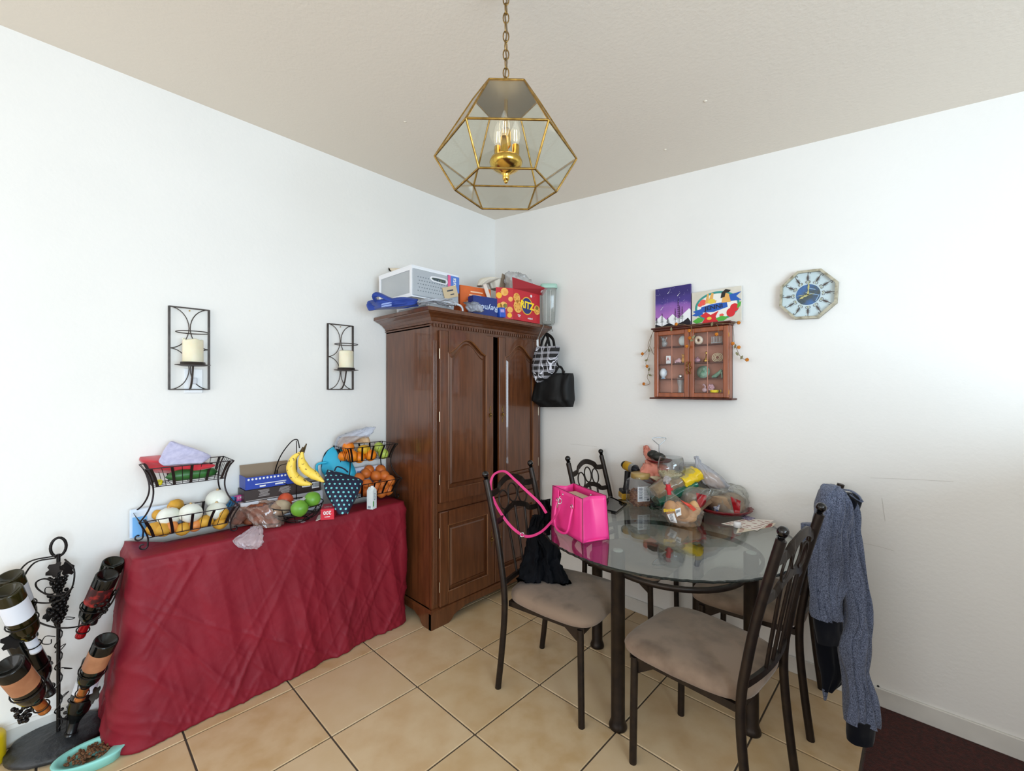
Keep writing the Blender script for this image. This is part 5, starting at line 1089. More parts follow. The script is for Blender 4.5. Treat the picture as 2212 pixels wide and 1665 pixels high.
if hh: q.text('Bimbo', frame(hh-ray(1446, 1107).normalized()*.010+V((0, 0, .012)), RT+V((0, 0, .1)), (0, 0, 1)), .022, 0, bold=.03); q.build('lettering', M('lettering_yellow', '#f2c81e', .4), t, world=True)
q = MB()
for i in range(6):
    pp = bvn.ray_cast(CAM, ray(1450+i*.8, 1111+i*2.4).normalized())[0]
    if pp: q.at(frame(pp-ray(1450, 1112).normalized()*.006, RT+V((0, 0, .35)), (0, 0, 1))).box((0, 0, 0), (.024, .0018, .0005))
for i in range(7):
    pp = bvn.ray_cast(CAM, ray(1461+i*1.2, 1106-i*.4).normalized())[0]
    if pp: q.at(frame(pp-ray(1462, 1106).normalized()*.006, RT, (0, 0, 1))).box((0, 0, 0), (.0012, .016, .0005))
q.build('printing', M('print_dark', '#3e4450', .6), t, world=True)['kind'] = 'stuff'
# papers and cap
def sheet(P, nm, mts, lb, z0):
    q = MB(); P = [atz(x, y, TZ+z0) for x, y in P]; q.add([V((p.x, p.y, TZ+z0+z)) for z in (0, .0008) for p in P], [(3, 2, 1, 0), (4, 5, 6, 7), (0, 1, 5, 4), (1, 2, 6, 5), (2, 3, 7, 6), (3, 0, 4, 7)])
    for i in range(4):
        for j in range(6):
            if rnd.random() < .2: continue
            f, g = (i+.5)/4, (j+.7)/7; c = P[0].lerp(P[1], f).lerp(P[3].lerp(P[2], f), g); ex = (P[1]-P[0])*.19*rnd.uniform(.6, 1); ey = (P[3]-P[0])*.05
            q.add([c+a*ex/2+b*ey/2+V((0, 0, .0011)) for a, b in ((-1, -1), (1, -1), (1, 1), (-1, 1))], [(0, 1, 2, 3)], 1)
    return solo(nm, q, mts, lb, 'paper')
pr = [M('paper_cream', '#e9e2da', .7), M('print_brick', '#8f4a45', .7)]
sheet([(1590, 1152), (1668, 1138), (1676, 1130), (1600, 1128)], 'flyer', [M('paper_pale', '#d9cdb9', .7), M('print_brick', '#8f4a45', .7)], 'tan leaflet sticking out under the cream flyer', .0005)
sheet([(1558, 1131), (1636, 1146), (1672, 1124), (1612, 1120)], 'flyer', pr, 'cream printed flyer with brick red text beside the red platter', .0022)
sheet([(1600, 1118), (1618, 1124), (1632, 1119), (1612, 1114)], 'leaflet', [M('paper_lilac', '#8f86a8', .7), white_pl], 'small lilac leaflet tucked beside the platter', .004)
q = MB(); c_ = atz(1593, 1138, TZ+.004); q.lathe([(0, .002), (.0175, .002), (.0165, .022), (.0155, .025), (0, .025)], 24, c=(c_.x, c_.y, TZ+.002)); solo('bottle_cap', q, white_pl, 'small white plastic cap standing on the cream flyer', 'cap')
# ------------------------------------------------------------------ curio cabinet on the right wall
redw = M('mahogany_red', '#9c5029', .35, spec=.5, col2='#80401f', ns=10, nd=5, stretch=(5, 5, .7), coat=.3); redwd = M('mahogany_dark', '#5a2617', .5, col2='#43190e', ns=9, stretch=(5, 5, .7)); rosy = M('cabinet_back', '#b98470', .7, col2='#a87260', ns=6)
DP = .075; P0 = aty(1412, 864, -DP); P1 = aty(1573, 705, -DP)
cx0, cx1, cz0, cz1 = P0.x, aty(1573, 800, -DP).x, aty(1412, 858, -DP).z, aty(1413, 712, -DP).z
cw, chh = cx1-cx0, cz1-cz0
cab = thing('curio_cabinet', 'small red-brown wall display cabinet with two glazed doors', 'display cabinet', ((cx0+cx1)/2, 0, cz0))
K = dict(parent=cab, world=True); xm = (cx0+cx1)/2
q = MB(); q.box((xm, -.003, (cz0+cz1)/2), (cw, .006, chh)); q.build('back_panel', rosy, **K)
for x in (cx0+.005, cx1-.005): q = MB(); q.box((x, -(DP-.02)/2, (cz0+cz1)/2), (.010, DP-.02, chh)); q.build('side_panel', redw, **K)
q = MB(); q.box((xm, -.042, cz1+.004), (cw+.03, .084, .009), bev=.003); q.box((xm, -.038, cz1-.006), (cw+.012, .076, .012), bev=.003); q.build('cornice', redwd, **K)
q = MB(); q.box((xm, -.042, cz0-.005), (cw+.045, .09, .009), bev=.003); q.build('plinth', redwd, **K)
shz = [cz0+chh*f for f in (.066, .265, .485, .735)]
for z in shz: q = MB(); q.box((xm, -.028, z), (cw-.02, .05, .006)); q.build('shelf', redwd, **K)
cglass = GL('cabinet_glass', '#ffffff', 1.3)
for s_ in (0, 1):
    a0 = cx0+s_*cw/2+.001; a1 = a0+cw/2-.002; zz0, zz1 = cz0+.002, cz1-.014; st = .026
    q = MB(); y_ = -DP+.009
    q.box((a0+st/2, y_, (zz0+zz1)/2), (st, .016, zz1-zz0), bev=.003); q.box((a1-st/2, y_, (zz0+zz1)/2), (st, .016, zz1-zz0), bev=.003)
    q.box(((a0+a1)/2, y_, zz0+st/2), (a1-a0-2*st, .016, st), bev=.003); q.box(((a0+a1)/2, y_, zz1-st/2), (a1-a0-2*st, .016, st), bev=.003)
    dr = q.build('door', redw, **K)
    q = MB(); q.tube([((a0+a1)/2+.004*(1-2*s_), y_-.003, zz0+st), ((a0+a1)/2+.004*(1-2*s_), y_-.003, zz1-st)], .0028, 6); q.build('mullion', rosy, parent=dr, world=True)
    q = MB(); q.box(((a0+a1)/2, y_, (zz0+zz1)/2), (a1-a0-2*st, .002, zz1-zz0-2*st)); q.build('glass_pane', cglass, parent=dr, world=True)
    q = MB(); hx = a1-.008 if s_ == 0 else a0+.008; zc = cz0+chh*.42; q.tube(bez([(hx, -DP, zc+.03), (hx-.004, -DP-.008, zc+.012), (hx+.004, -DP-.010, zc), (hx-.004, -DP-.008, zc-.012), (hx, -DP, zc-.03)], 5), .0028, 6); q.ball((hx, -DP-.002, zc+.032), .004, 6, 5); q.ball((hx, -DP-.002, zc-.032), .004, 6, 5); q.build('handle', brass_old, parent=dr, world=True)
    if s_:
        for z in (zz0+.03, zz1-.05): q = MB(); q.box((a1+.001, -DP+.012, z), (.002, .005, .022)); q.build('hinge', brass, parent=dr, world=True)
# trinkets behind the glass: (name, label, category, pixel, shelf, shape)
def shelfp(px, k): 
    p = aty(px, 780, -.028); return V((p.x, -.030, shz[k]+.003))
clr = GL('trinket_crystal', '#eef4f6', 1.6, .05, .25, '#e9f0f2'); por = M('porcelain', '#e9e4dc', .3); jade = M('jade_green', '#5f8f78', .35, col2='#9ab8a4', ns=40)
def tri(nm, px, k, f, mt, lb, cat='ornament'):
    b = shelfp(px, k); q = MB(); q.at(Matrix.Translation(b)); f(q); return solo(nm, q, mt, lb, cat, org=b)
tri('crystal_figurine', 1436, 3, lambda q: (q.ball((0, 0, .02), (.018, .012, .02), 10, 6, amp=.2), q.ball((-.008, 0, .045), (.010, .008, .014), 8, 6, amp=.3), q.tube([(.0, 0, .03), (.014, 0, .058)], .003, 6), q.tube([(-.004, 0, .03), (-.02, 0, .06)], .003, 6)), clr, 'clear crystal figurine, top shelf at the far left of the wall cabinet')
tri('porcelain_dish', 1475, 3, lambda q: q.ball((0, 0, .03), (.024, .010, .03), 14, 8), M('pearl_white', '#cfdcdf', .3), 'pearly oval dish on the top shelf of the left glazed door')
tri('ring_holder', 1509, 3, lambda q: (q.sweep([V((.0, 0, .026))+p for p in arc((0, 0, 0), .016, 0, 2*pi, 20, x=(1, 0, 0), y=(0, -.2, 1))[:-1]], [(.010*cos(a), .010*sin(a)) for a in [i*pi/4 for i in range(8)]], closed=True)), M('shell_cream', '#e9cba6', .35, col2='#f2ece2', ns=20), 'cream ring-shaped shell ornament, top shelf of the right glazed door')
tri('crystal_comb', 1548, 3, lambda q: ([q.box((-.024+.008*i, 0, .022), (.004, .004, .036)) for i in range(7)], q.box((0, 0, .004), (.056, .008, .008))), clr, 'row of clear glass prongs on the top shelf at the right')
tri('photo_frame', 1444, 2, lambda q: (q.box((0, 0, .024), (.028, .006, .048), bev=.002), q.text('A', Matrix.Translation((.0, -.004, .026)) @ Matrix.Rotation(pi/2, 4, 'X'), .03, 1)), [white_pl, M('print_red', '#b3222b', .3)], 'white upright tablet with a red letter on the second shelf, left')
tri('pink_car', 1466, 2, lambda q: (q.ball((0, 0, .014), (.024, .010, .012), 12, 7), q.ball((.004, 0, .024), (.012, .008, .008), 10, 6), q.ball((-.014, -.009, .006), .006, 8, 5), q.ball((.014, -.009, .006), .006, 8, 5)), M('pink_pearl', '#d8b4bd', .25, .3), 'small pearly pink trinket on the second shelf, left door')
tri('yellow_bear', 1477, 2, lambda q: (q.ball((0, 0, .018), (.013, .010, .018), 10, 7), q.ball((0, 0, .042), .010, 10, 7), q.ball((-.008, 0, .05), .004, 6, 5), q.ball((.008, 0, .05), .004, 6, 5)), M('amber', '#d9a452', .35), 'little amber figure beside the cabinet handles')
tri('perfume_bottle', 1506, 2, lambda q: (q.ball((0, 0, .014), (.02, .010, .014), 12, 7), q.tube([(0, 0, .024), (.006, 0, .034)], .004, 6)), M('mauve_glass', '#b48a98', .2, .2), 'mauve glass trinket on the second shelf, right of the handles')
tri('brass_bell', 1526, 2, lambda q: (q.lathe([(0, 0), (.018, 0), (.016, .012), (.006, .024), (.004, .04), (0, .042)], 14), q.ball((0, 0, .052), (.006, .006, .01), 8, 6)), brass, 'tiny brass topped bell on the second shelf of the right door')
def bag_(q):
    for r_ in (.024, .017, .010): q.tube(arc((0, 0, .024), r_*1.15, 0, 2*pi, 22, x=(1, 0, 0), y=(0, 0, 1), r2=r_)[:-1], .0022, 6, closed=True)
tri('coiled_ornament', 1550, 2, bag_, M('bone_white', '#dccfae', .5), 'coiled bone coloured ornament at the right end of the second shelf')
tri('snow_globe_egg', 1433, 1, lambda q: (q.lathe([(0, 0), (.014, 0), (.012, .008), (0, .009)], 14), q.ball((0, 0, .036), (.022, .022, .028), 14, 9)), M('egg_blue_white', '#dfe6ee', .25, col2='#7fa9c6', ns=30, lo=.55, hi=.62), 'pale blue painted egg on a stand, third shelf at the left')
tri('silver_medal', 1470, 1, lambda q: (q.ball((0, 0, .013), (.012, .006, .012), 12, 7)), M('chrome', '#d6d6da', .15, 1), 'small silver round trinket on the third shelf, left door')
def jf(q):
    q.lathe([(0, 0), (.034, .002), (.036, .006), (0, .009)], 20); n0 = 0
    m_ = Matrix.Translation((0, .0, .034)) @ Matrix.Rotation(radians(80), 4, 'X'); q.v = [q.m @ (m_ @ (q.m.inverted() @ p)) for p in q.v]
    q.ball((0, -.008, .022), (.018, .008, .018), 12, 8, amp=.3, fr=3); q.ball((.005, -.01, .05), (.008, .006, .01), 8, 6)
tri('jade_plate', 1520, 1, jf, jade, 'round green jade carving on the third shelf, right door')
def shoe(q): q.tube([(-.028, 0, .006), (-.01, 0, .012), (.012, 0, .03), (.022, 0, .044)], [.006, .012, .010, .007], 8); q.tube([(.022, 0, .04), (.024, 0, 0)], .004, 6)
tri('jade_slipper', 1550, 1, shoe, jade, 'green jade slipper ornament at the right end of the third shelf')
tri('tall_vase', 1470, 0, lambda q: q.lathe([(.014, 0), (.012, .03), (.018, .06), (.02, .085)], 14), clr, 'tall clear glass vase on the bottom shelf of the left door')
tri('glass_swan', 1522, 0, lambda q: (q.ball((0, 0, .014), (.014, .01, .013), 12, 7), q.tube(bez([(.0, 0, .02), (.004, 0, .034), (-.004, 0, .046), (-.008, 0, .04)], 4), .004, 6)), M('pink_glass', '#cfaeb4', .2, alpha=.85), 'tiny pink glass swan on the bottom shelf')
tri('porcelain_rose', 1536, 0, lambda q: ([q.ball((.011*cos(i*1.05), -.002, .028+.011*sin(i*1.05)), (.010, .006, .010), 8, 6) for i in range(6)], q.ball((0, -.006, .028), .008, 8, 6), q.tube([(0, 0, 0), (0, 0, .02)], .003, 5)), M('rose_mauve', '#c79fa8', .4, col2='#b78a96', ns=40), 'mauve porcelain rose on the bottom shelf of the right door')
tri('yellow_teacup', 1543, 0, lambda q: (q.at(q.m @ Matrix.Translation((.004, -.006, 0))), q.lathe([(0, 0), (.022, 0), (.024, .014), (.021, .014), (.02, .003), (0, .003)], 18), q.tube(arc((.028, 0, .008), .006, -1.5, 1.5, 8, y=(0, 0, 1)), .002, 5)), M('cup_yellow', '#f0d81a', .35), 'bright yellow tea light cup on the bottom shelf')
# pictures standing on the cabinet
zc_ = cz1+.009
def board(px0, px1, pyt, label, name, y=-.02):
    a = aty(px0, 700, y).x; b = aty(px1, 700, y).x; top = aty(px1, pyt, y).z
    t = thing(name, label, 'painting', ((a+b)/2, y, zc_)); w_, h_ = b-a, top-zc_
    return t, w_, h_
t, w_, h_ = board(1417, 1493, 613, 'small purple night sky canvas with white mountains, on the wall cabinet', 'night_sky_painting')
tilt = Matrix.Identity(4)
q = MB(); q.box((0, 0, h_/2), (w_, .012, h_), bev=.001); cvs = q.build('canvas', M('canvas_edge', '#5d4d86', .8), t)
m = M('night_sky_paint', '#4a3d86', .8); nt = m.node_tree; tc = nt.nodes.new('ShaderNodeTexCoord'); sp = nt.nodes.new('ShaderNodeSeparateXYZ'); nt.links.new(tc.outputs['Generated'], sp.inputs[0]); nz = nt.nodes.new('ShaderNodeTexNoise'); nz.inputs['Scale'].default_value = 3; nt.links.new(tc.outputs['Generated'], nz.inputs['Vector']); ad = nt.nodes.new('ShaderNodeMath'); ad.operation = 'MULTIPLY_ADD'; ad.inputs[1].default_value = .3; nt.links.new(nz.outputs['Fac'], ad.inputs[0]); nt.links.new(sp.outputs['Z'], ad.inputs[2]); rp = nt.nodes.new('ShaderNodeValToRGB'); el = rp.color_ramp.elements; el[0].position = .35; el[0].color = lin('#b574c0'); el[1].position = 1.0; el[1].color = lin('#352a6c'); e3 = el.new(.7); e3.color = lin('#7d55a4'); e4 = el.new(.78); e4.color = lin('#4a3a86'); nt.links.new(ad.outputs[0], rp.inputs[0]); nt.links.new(rp.outputs[0], nt.nodes['Principled BSDF'].inputs['Base Color'])
q = MB(); q.box((0, -.0065, h_/2), (w_, .0012, h_)); q.build('sky', m, t)
F = frame((-w_/2, -.0072, 0), (1, 0, 0), (0, 0, 1)); W_ = w_; H_ = h_
q = MB().at(F); q.prism([(0, .04*H_), (0, .2*H_), (.18*W_, .33*H_), (.33*W_, .2*H_), (.5*W_, .33*H_), (.66*W_, .2*H_), (.82*W_, .32*H_), (.96*W_, .42*H_), (W_, .38*H_), (W_, .02*H_)], 0, .0005); q.build('mountains', white_pl, t)
q = MB().at(F)
q.prism([(0, 0), (0, .12*H_), (.2*W_, .05*H_), (.4*W_, .12*H_), (.55*W_, .05*H_), (.8*W_, .12*H_), (.93*W_, .2*H_), (W_, .1*H_), (W_, 0)], .0006, .001)
for x, h0, hh in ((.2, .05, .32), (.37, .07, .18), (.58, .05, .4), (.66, .06, .62), (.77, .06, .42), (.04, .08, .2), (.70, .06, .45)):
    q.box((x*W_, (h0+hh/2)*H_, .001), (.006*W_*1.6, hh*H_, .0006))
    for k_ in range(9):
        f = k_/9; ww = .075*W_*(f+.1); zz_ = (h0+hh*(1-f*.75))*H_; q.add([(x*W_, zz_+.012*H_, .0013), (x*W_-ww, zz_-.008*H_, .0013), (x*W_, zz_, .0013), (x*W_+ww, zz_-.008*H_, .0013)], [(0, 1, 2), (0, 2, 3)])
q.build('pine_trees', M('paint_black', '#19141d', .8), t)
q = MB().at(F)
for i in range(34): x, z = rnd.random()*W_, (.5+.48*rnd.random())*H_; q.box((x, z, .0003), (.0016, .0016, .0005))
for x, z in ((.38, .88), (.66, .79), (.18, .5)): q.add([(x*W_-.006, z*H_-.008, .0008), (x*W_-.004, z*H_-.010, .0008), (x*W_+.014, z*H_+.012, .0008)], [(0, 1, 2)])
q.build('stars', white_pl, t)
t, w_, h_ = board(1495, 1602, 617, 'painted panel lettered JENNI with flowers and a reclining girl, on the wall cabinet', 'name_painting', -.024)
q = MB(); q.box((0, 0, h_/2), (w_, .006, h_), bev=.001); q.build('panel', M('raw_panel', '#d9d3c6', .8, col2='#cdc6b7', ns=9), t)
F = frame((-w_/2, -.0035, 0), (1, 0, 0), (0, 0, 1)); W_, H_ = w_, h_
P_c = lambda n, c: M('paint_'+n, c, .6, col2=c, ns=10)
def blob(col, shapes, z, nm):
    q = MB().at(F)
    for si, sh in enumerate(shapes): q.prism([(x*W_, y*H_) for x, y in sh], z, z+.0003+.00008*si)
    q.build(nm, P_c(*col), t)
ell = lambda cx, cy, rx, ry, n=20, a0=0: [(cx+rx*cos(2*pi*i/n+a0), cy+ry*sin(2*pi*i/n+a0)) for i in range(n)]
q = MB().at(F); q.bar([(x*W_, y*H_, .0004) for x, y in ell(.52, .5, .43, .41, 36)], .011, .0008, closed=True, up=(0, 0, 1)); q.at(F).prism([(x*W_, y*H_) for x, y in ell(.52, .5, .40, .37, 36)], 0, .0002, 1); q.build('oval_border', [P_c('teal', '#2f8f88'), P_c('inner_white', '#ebe8e0')], t)
blob(('blue', '#1c56b0'), [[(.2, .52), (.42, .58), (.72, .60), (.74, .44), (.45, .34), (.2, .36)], [(.72, .78), (1.0, .84), (.9, .72), (1.0, .60), (.74, .60)], [(.02, .42), (.22, .48), (.24, .3), (.1, .26), (.0, .3), (.08, .36)]], .0006, 'ribbon')
blob(('red', '#d3222a'), [ell(.87, .40, .085, .12, 16), ell(.80, .27, .085, .13, 16), [(.30, .36), (.40, .26), (.56, .36), (.50, .2), (.55, .04), (.22, .04), (.28, .18), (.18, .26)]], .0010, 'flowers')
blob(('coral', '#e8574a'), [ell(.24, .66, .07, .09, 16), ell(.18, .6, .05, .06, 14), ell(.62, .22, .05, .05, 5)], .0010, 'flowers')
blob(('leaf', '#4faa3c'), [[(.02, .12), (.14, .22), (.26, .16), (.22, .08), (.1, .04)], [(.5, .14), (.62, .2), (.76, .14), (.66, .05), (.55, .06)], [(.93, .5), (1.0, .56), (.98, .42), (.92, .36)]], .0012, 'leaves')
blob(('skin', '#e0a95a'), [[(.28, .62), (.33, .9), (.36, .9), (.36, .7), (.42, .92), (.46, .9), (.44, .66), (.52, .68), (.5, .6)], [(.62, .58), (.64, .74), (.7, .86), (.76, .82), (.78, .70), (.8, .58)]], .0012, 'figure')
blob(('hair', '#1b1714'), [[(.60, .72), (.62, .88), (.70, .97), (.80, .92), (.76, .86), (.70, .86), (.68, .74)]], .0015, 'hair')
blob(('lime', '#e3c84c'), [ell(.42, .66, .08, .07, 10), ell(.37, .16, .05, .05, 8)], .0014, 'blossom_centre')
q = MB().at(F); q.text('JENNI', Matrix.Translation((.46*W_, .475*H_, .0012)) @ Matrix.Rotation(radians(4), 4, 'Z'), .13*H_*1.25, 0, bold=.03, sx=1.25); q.build('lettering', P_c('ink', '#0e1836'), t)
# garland of copper flowers
t = thing('flower_garland', 'wire garland with copper and amber flowers draped over the wall cabinet', 'garland', (xm, -.05, cz1+.01))
vin = M('vine_wire', '#8a6f4f', .6, col2='#6d5a3f', ns=40); cop = M('copper_petal', '#b9691e', .35, .5, col2='#d98a2a', ns=50); lf = M('dry_leaf', '#8c8a68', .7, col2='#757352', ns=30); G = lambda px, py, y=-.03: aty(px, py, y)
Yf = -.10
def garl(P, r=.0014): q = MB(); q.tube(bez(P, 5), r, 5); q.build('vine', vin, t, world=True)
garl([G(1413, 712, Yf), G(1405, 730), G(1400, 745), G(1402, 765), G(1395, 785), G(1402, 800), G(1398, 815), G(1404, 828), G(1392, 833)]); garl([G(1408, 722), G(1402, 750), G(1390, 765), G(1386, 770)]); garl([G(1404, 748), G(1412, 765), G(1418, 762)])
garl([G(1583, 700, Yf), G(1585, 725), G(1586, 740), G(1592, 755), G(1598, 768), G(1606, 775), G(1616, 778)]); garl([G(1560, 700, Yf), G(1585, 697), G(1596, 696)])
garl([G(1415, 707, Yf), G(1450, 704, Yf), G(1475, 700, Yf), G(1493, 704, Yf), G(1530, 698, Yf), G(1583, 699, Yf)]); garl([G(1493, 704, Yf), G(1494, 722, Yf), G(1490, 740, Yf), G(1488, 752, Yf)]); garl([G(1548, 700, Yf), G(1552, 710, Yf), G(1550, 722, Yf)])
for px, py, y in ((1388, 764, -.03), (1418, 760, -.05), (1398, 791, -.03), (1391, 829, -.03), (1489, 714, Yf), (1484, 748, Yf), (1548, 722, Yf), (1461, 700, Yf), (1596, 697, -.03), (1583, 742, -.05), (1596, 750, -.03), (1614, 777, -.04), (1490, 730, Yf)):
    q = MB(); c = G(px, py, y)
    for i in range(6): a = i*pi/3+px; q.ball(c+V((.0055*cos(a), -.002, .0055*sin(a))), (.0048, .004, .0048), 7, 5)
    q.ball(c+V((0, -.005, 0)), .0035, 6, 5); q.build('flower', cop, t, world=True)
for px, py, y, a in ((1402, 757, -.03, 0), (1415, 750, -.03, 1), (1402, 798, -.03, .4), (1404, 810, -.03, 2), (1450, 711, Yf, 0), (1494, 735, Yf, 1.6), (1588, 748, -.03, .3), (1592, 764, -.03, 2.6), (1602, 772, -.03, .5), (1538, 700, Yf, .2), (1396, 778, -.03, 1.2), (1498, 728, Yf, .6)):
    q = MB(); q.at(Matrix.Translation(G(px, py, y)) @ Matrix.Rotation(a, 4, 'Y') @ Matrix.Rotation(pi/2, 4, 'X')).prism([(0, -.012), (.006, -.004), (.005, .005), (0, .013), (-.005, .005), (-.006, -.004)], -.0006, .0006); q.build('leaf', lf, t, world=True)
# ------------------------------------------------------------------ octagonal clock
cl_c = V((2.195, 0, 1.871)); t = thing('wall_clock', 'octagonal wall clock with a scorpion at each hour and a blue centre picture', 'clock', cl_c)
oct_ = lambda r, rot=radians(22.5-3): [(r*cos(rot+i*pi/4), r*sin(rot+i*pi/4)) for i in range(8)]
Fc = frame((0, 0, 0), (1, 0, 0), (0, 0, 1))
q = MB().at(Fc); A = oct_(.127); B_ = oct_(.127); 
q.prism(A, 0, .012); q.build('clock_back', M('clock_edge_brown', '#9a9078', .6, col2='#6e6350', ns=20), t)
q = MB().at(Fc); I = oct_(.115); n_ = 8
q.add([(x, y, .030) for x, y in A]+[(x, y, .031) for x, y in I]+[(x, y, .014) for x, y in I]+[(x, y, .012) for x, y in A], [(a*8+i, a*8+(i+1) % 8, ((a+1) % 4)*8+(i+1) % 8, ((a+1) % 4)*8+i) for a in range(4) for i in range(8)]); q.build('clock_frame', M('driftwood_frame', '#b3ad98', .5, col2='#7c745f', ns=45, nd=5, lo=.45, hi=.7), t)
q = MB().at(Fc); q.prism(oct_(.1155), .012, .0145); q.build('clock_face', M('clock_face_white', '#e6eaf0', .5), t)
q = MB().at(Fc); q.prism([(.050*cos(i*pi/18), .050*sin(i*pi/18)) for i in range(36)], .0145, .016); q.build('centre_picture', M('picture_blue', '#3f6fb0', .4, col2='#4a5258', ns=16, nd=4, lo=.42, hi=.58), t)
q = MB().at(Fc); q.tube([(-.01, .012, .0165), (.02, .0, .0165), (.044, -.008, .0165), (.03, -.036, .0165)], .0026, 6); q.tube([(.005, .03, .0165), (.03, .02, .0165)], .003, 6); q.build('picture_highlight', M('picture_pale', '#9fb6d8', .5), t)
scm = M('scorpion_brown', '#6b5350', .5, col2='#4e3c3a', ns=40); sc0 = None; tan = M('numeral_tan', '#b9a877', .5)
for h in range(12):
    a = pi/2-h*pi/6; m_ = Fc @ Matrix.Rotation(a-pi/2, 4, 'Z') @ Matrix.Translation((0, .086, .0165))
    if sc0 is None:
        q = MB(); q.tube([(0, -.018, 0), (0, -.012, 0), (0, -.002, 0), (0, .010, 0)], [.0015, .0032, .0034, .0014], 7); q.tube(bez([(0, .010, 0), (.001, .018, 0), (.006, .022, 0), (.010, .018, 0), (.008, .014, 0)], 4), .0010, 5)
        for s_ in (-1, 1):
            q.tube(bez([(0, -.017, 0), (s_*.008, -.020, 0), (s_*.009, -.027, 0), (s_*.004, -.030, 0)], 4), .0009, 5)
            for k_ in range(4): q.tube([(0, -.012+.004*k_, 0), (s_*.006, -.010+.004*k_, 0), (s_*.009, -.013+.005*k_, 0)], .0005, 4)
        o = q.build('scorpion', scm, t); sc0 = o.data
    else: o = bpy.data.objects.new('scorpion', sc0); COL.objects.link(o); o.parent = t
    o.matrix_local = m_
    q = MB().at(Fc); q.text(str(h or 12), Matrix.Translation((.060*cos(a), .060*sin(a), .0165)), .016, 0, bold=.01); q.build('numeral', tan, t)
gh = M('gold_hand', '#d9c98a', .3, .6)
for nm, a, L_, wd in (('minute_hand', pi/2-radians(4), .062, .004), ('hour_hand', pi+radians(26), .042, .0055), ('second_hand', pi+radians(2), .048, .0014)):
    q = MB().at(Fc @ Matrix.Rotation(a, 4, 'Z') @ Matrix.Translation((0, 0, .0185)))
    q.prism([(-.006, -wd*.3), (.01, -wd), (.02, -wd*.4), (L_*.6, -wd), (L_, 0), (L_*.6, wd), (.02, wd*.4), (.01, wd), (-.006, wd*.3)], 0, .0012)
    if wd < .002: q.prism([(-.026, -.001), (0, -.001), (0, .001), (-.026, .001)], 0, .001)
    q.build(nm, gh, t)
q = MB().at(Fc); q.prism(oct_(.114), .0255, .0265); q.build('cover_glass', GL('clock_glass', '#f6fafa', 1.3), t)
# ------------------------------------------------------------------ on top of the armoire
AT = 1.883
frost = M('frosted_plastic', '#c3c8cc', .35, spec=.4, alpha=.72); wh = M('unit_white', '#e9ebf0', .4)
yA, yB = atx(889, 600, .46).y, atx(990, 600, .46).y
def drawer(z0, z1, x0, x1, ya, yb, label, tr=True):
    t = thing('storage_drawer', label, 'storage drawer', ((x0+x1)/2, (ya+yb)/2, z0)); q = MB(); b = .022; xc, yc = (x0+x1)/2, (ya+yb)/2
    for yy in (ya+b/2, yb-b/2):
        for xx in (x0+b/2, x1-b/2): q.box((xx, yy, (z0+z1)/2), (b-.001, b-.001, z1-z0-.002))
        for zz_ in (z0+b/2, z1-b/2): q.box((xc, yy, zz_), (x1-x0, b, b))
    for zz_ in (z0+b/2, z1-b/2):
        for xx in (x0+b/2, x1-b/2): q.box((xx, yc, zz_), (b-.002, yb-ya-.002, b-.002))
    q.box((xc, yc, z1+.002), (x1-x0+.002, yb-ya+.002, .006)); q.build('shell', wh, t, world=True)
    for yy in (ya+.006, yb-.006): q = MB(); q.box((xc, yy, (z0+z1)/2), (x1-x0-2*b, .003, z1-z0-2*b)); q.build('side_panel', frost, t, world=True)
    q = MB(); q.box((x1+.004, yc, (z0+z1)/2-.003), (.006, yb-ya-.008, z1-z0-.022), bev=.003); dr = q.build('drawer_front', M('front_frost', '#b9bfc6', .3, alpha=.8), t, world=True)
    q = MB(); hp = [(x1+.010, yc+.0+yy, (z0+z1)/2+.035+zz_) for yy, zz_ in ((-.03, -.012), (.06, -.016), (.075, 0), (.06, .012), (-.03, .012), (-.045, 0))]; q.tube(bez(hp+[hp[0]], 4)[:-1], .005, 8, closed=True); q.build('pull', wh, dr, world=True)
    q = MB(); q.box((x1+.0075, yc+.015, (z0+z1)/2+.035), (.002, .10, .022)); q.build('pull_opening', M('opening_dark', '#2b3d4d', .5, col2='#54603a', ns=40), dr, world=True)
    if tr:
        q = MB()
        for i in range(5):
            for j in range(14): q.box((x1+.0086, ya+.04+j*.018+(i % 2)*.009, z0+.040+i*.020), (.002, .006, .005))
        q.build('vent_holes', M('hole_grey', '#7d858d', .6), dr, world=True)
    return t
zA0, zA1 = atx(891, 640, .46).z, atx(889, 573, .46).z
drawer(AT+.002, zA0-.002, .09, .44, yA+.13, yB-.02, 'white plastic drawer unit mostly hidden, at the bottom of the pair on the armoire', False)
drawer(zA0, zA1, .09, .46, yA, yB, 'white framed drawer unit with clear sides on top of the armoire')
q = MB(); q.box((.466, yB-.045, zA0+.12), (.006, .09, .10)); q.box((.469, yB-.08, zA0+.12), (.004, .02, .10), 1); q.text('Nuts', frame((.470, yB-.04, zA0+.12), (0, .0, 1), (0, -1, 0)), .04, 2, bold=.02); solo('blue_pouch', q, [M('pouch_blue', '#4f79c9', .3), M('pouch_pink', '#e0608f', .3), white_pl], 'small blue and pink pouch held behind the front of the drawer unit', 'pouch')
q = MB().at(Matrix.Translation((.474, yB-.075, zA0+.065)) @ Matrix.Rotation(radians(18), 4, 'X')); q.box((0, 0, 0), (.004, .11, .07)); q.box((.0025, 0, .01), (.001, .05, .008), 1); q.box((.0025, .01, -.015), (.001, .03, .006), 1); solo('paper_bag', q, [M('kraft_tan', '#cdb795', .8), M('print_dark', '#3e4450', .6)], 'tan printed paper stuck on the right of the drawer unit', 'paper')
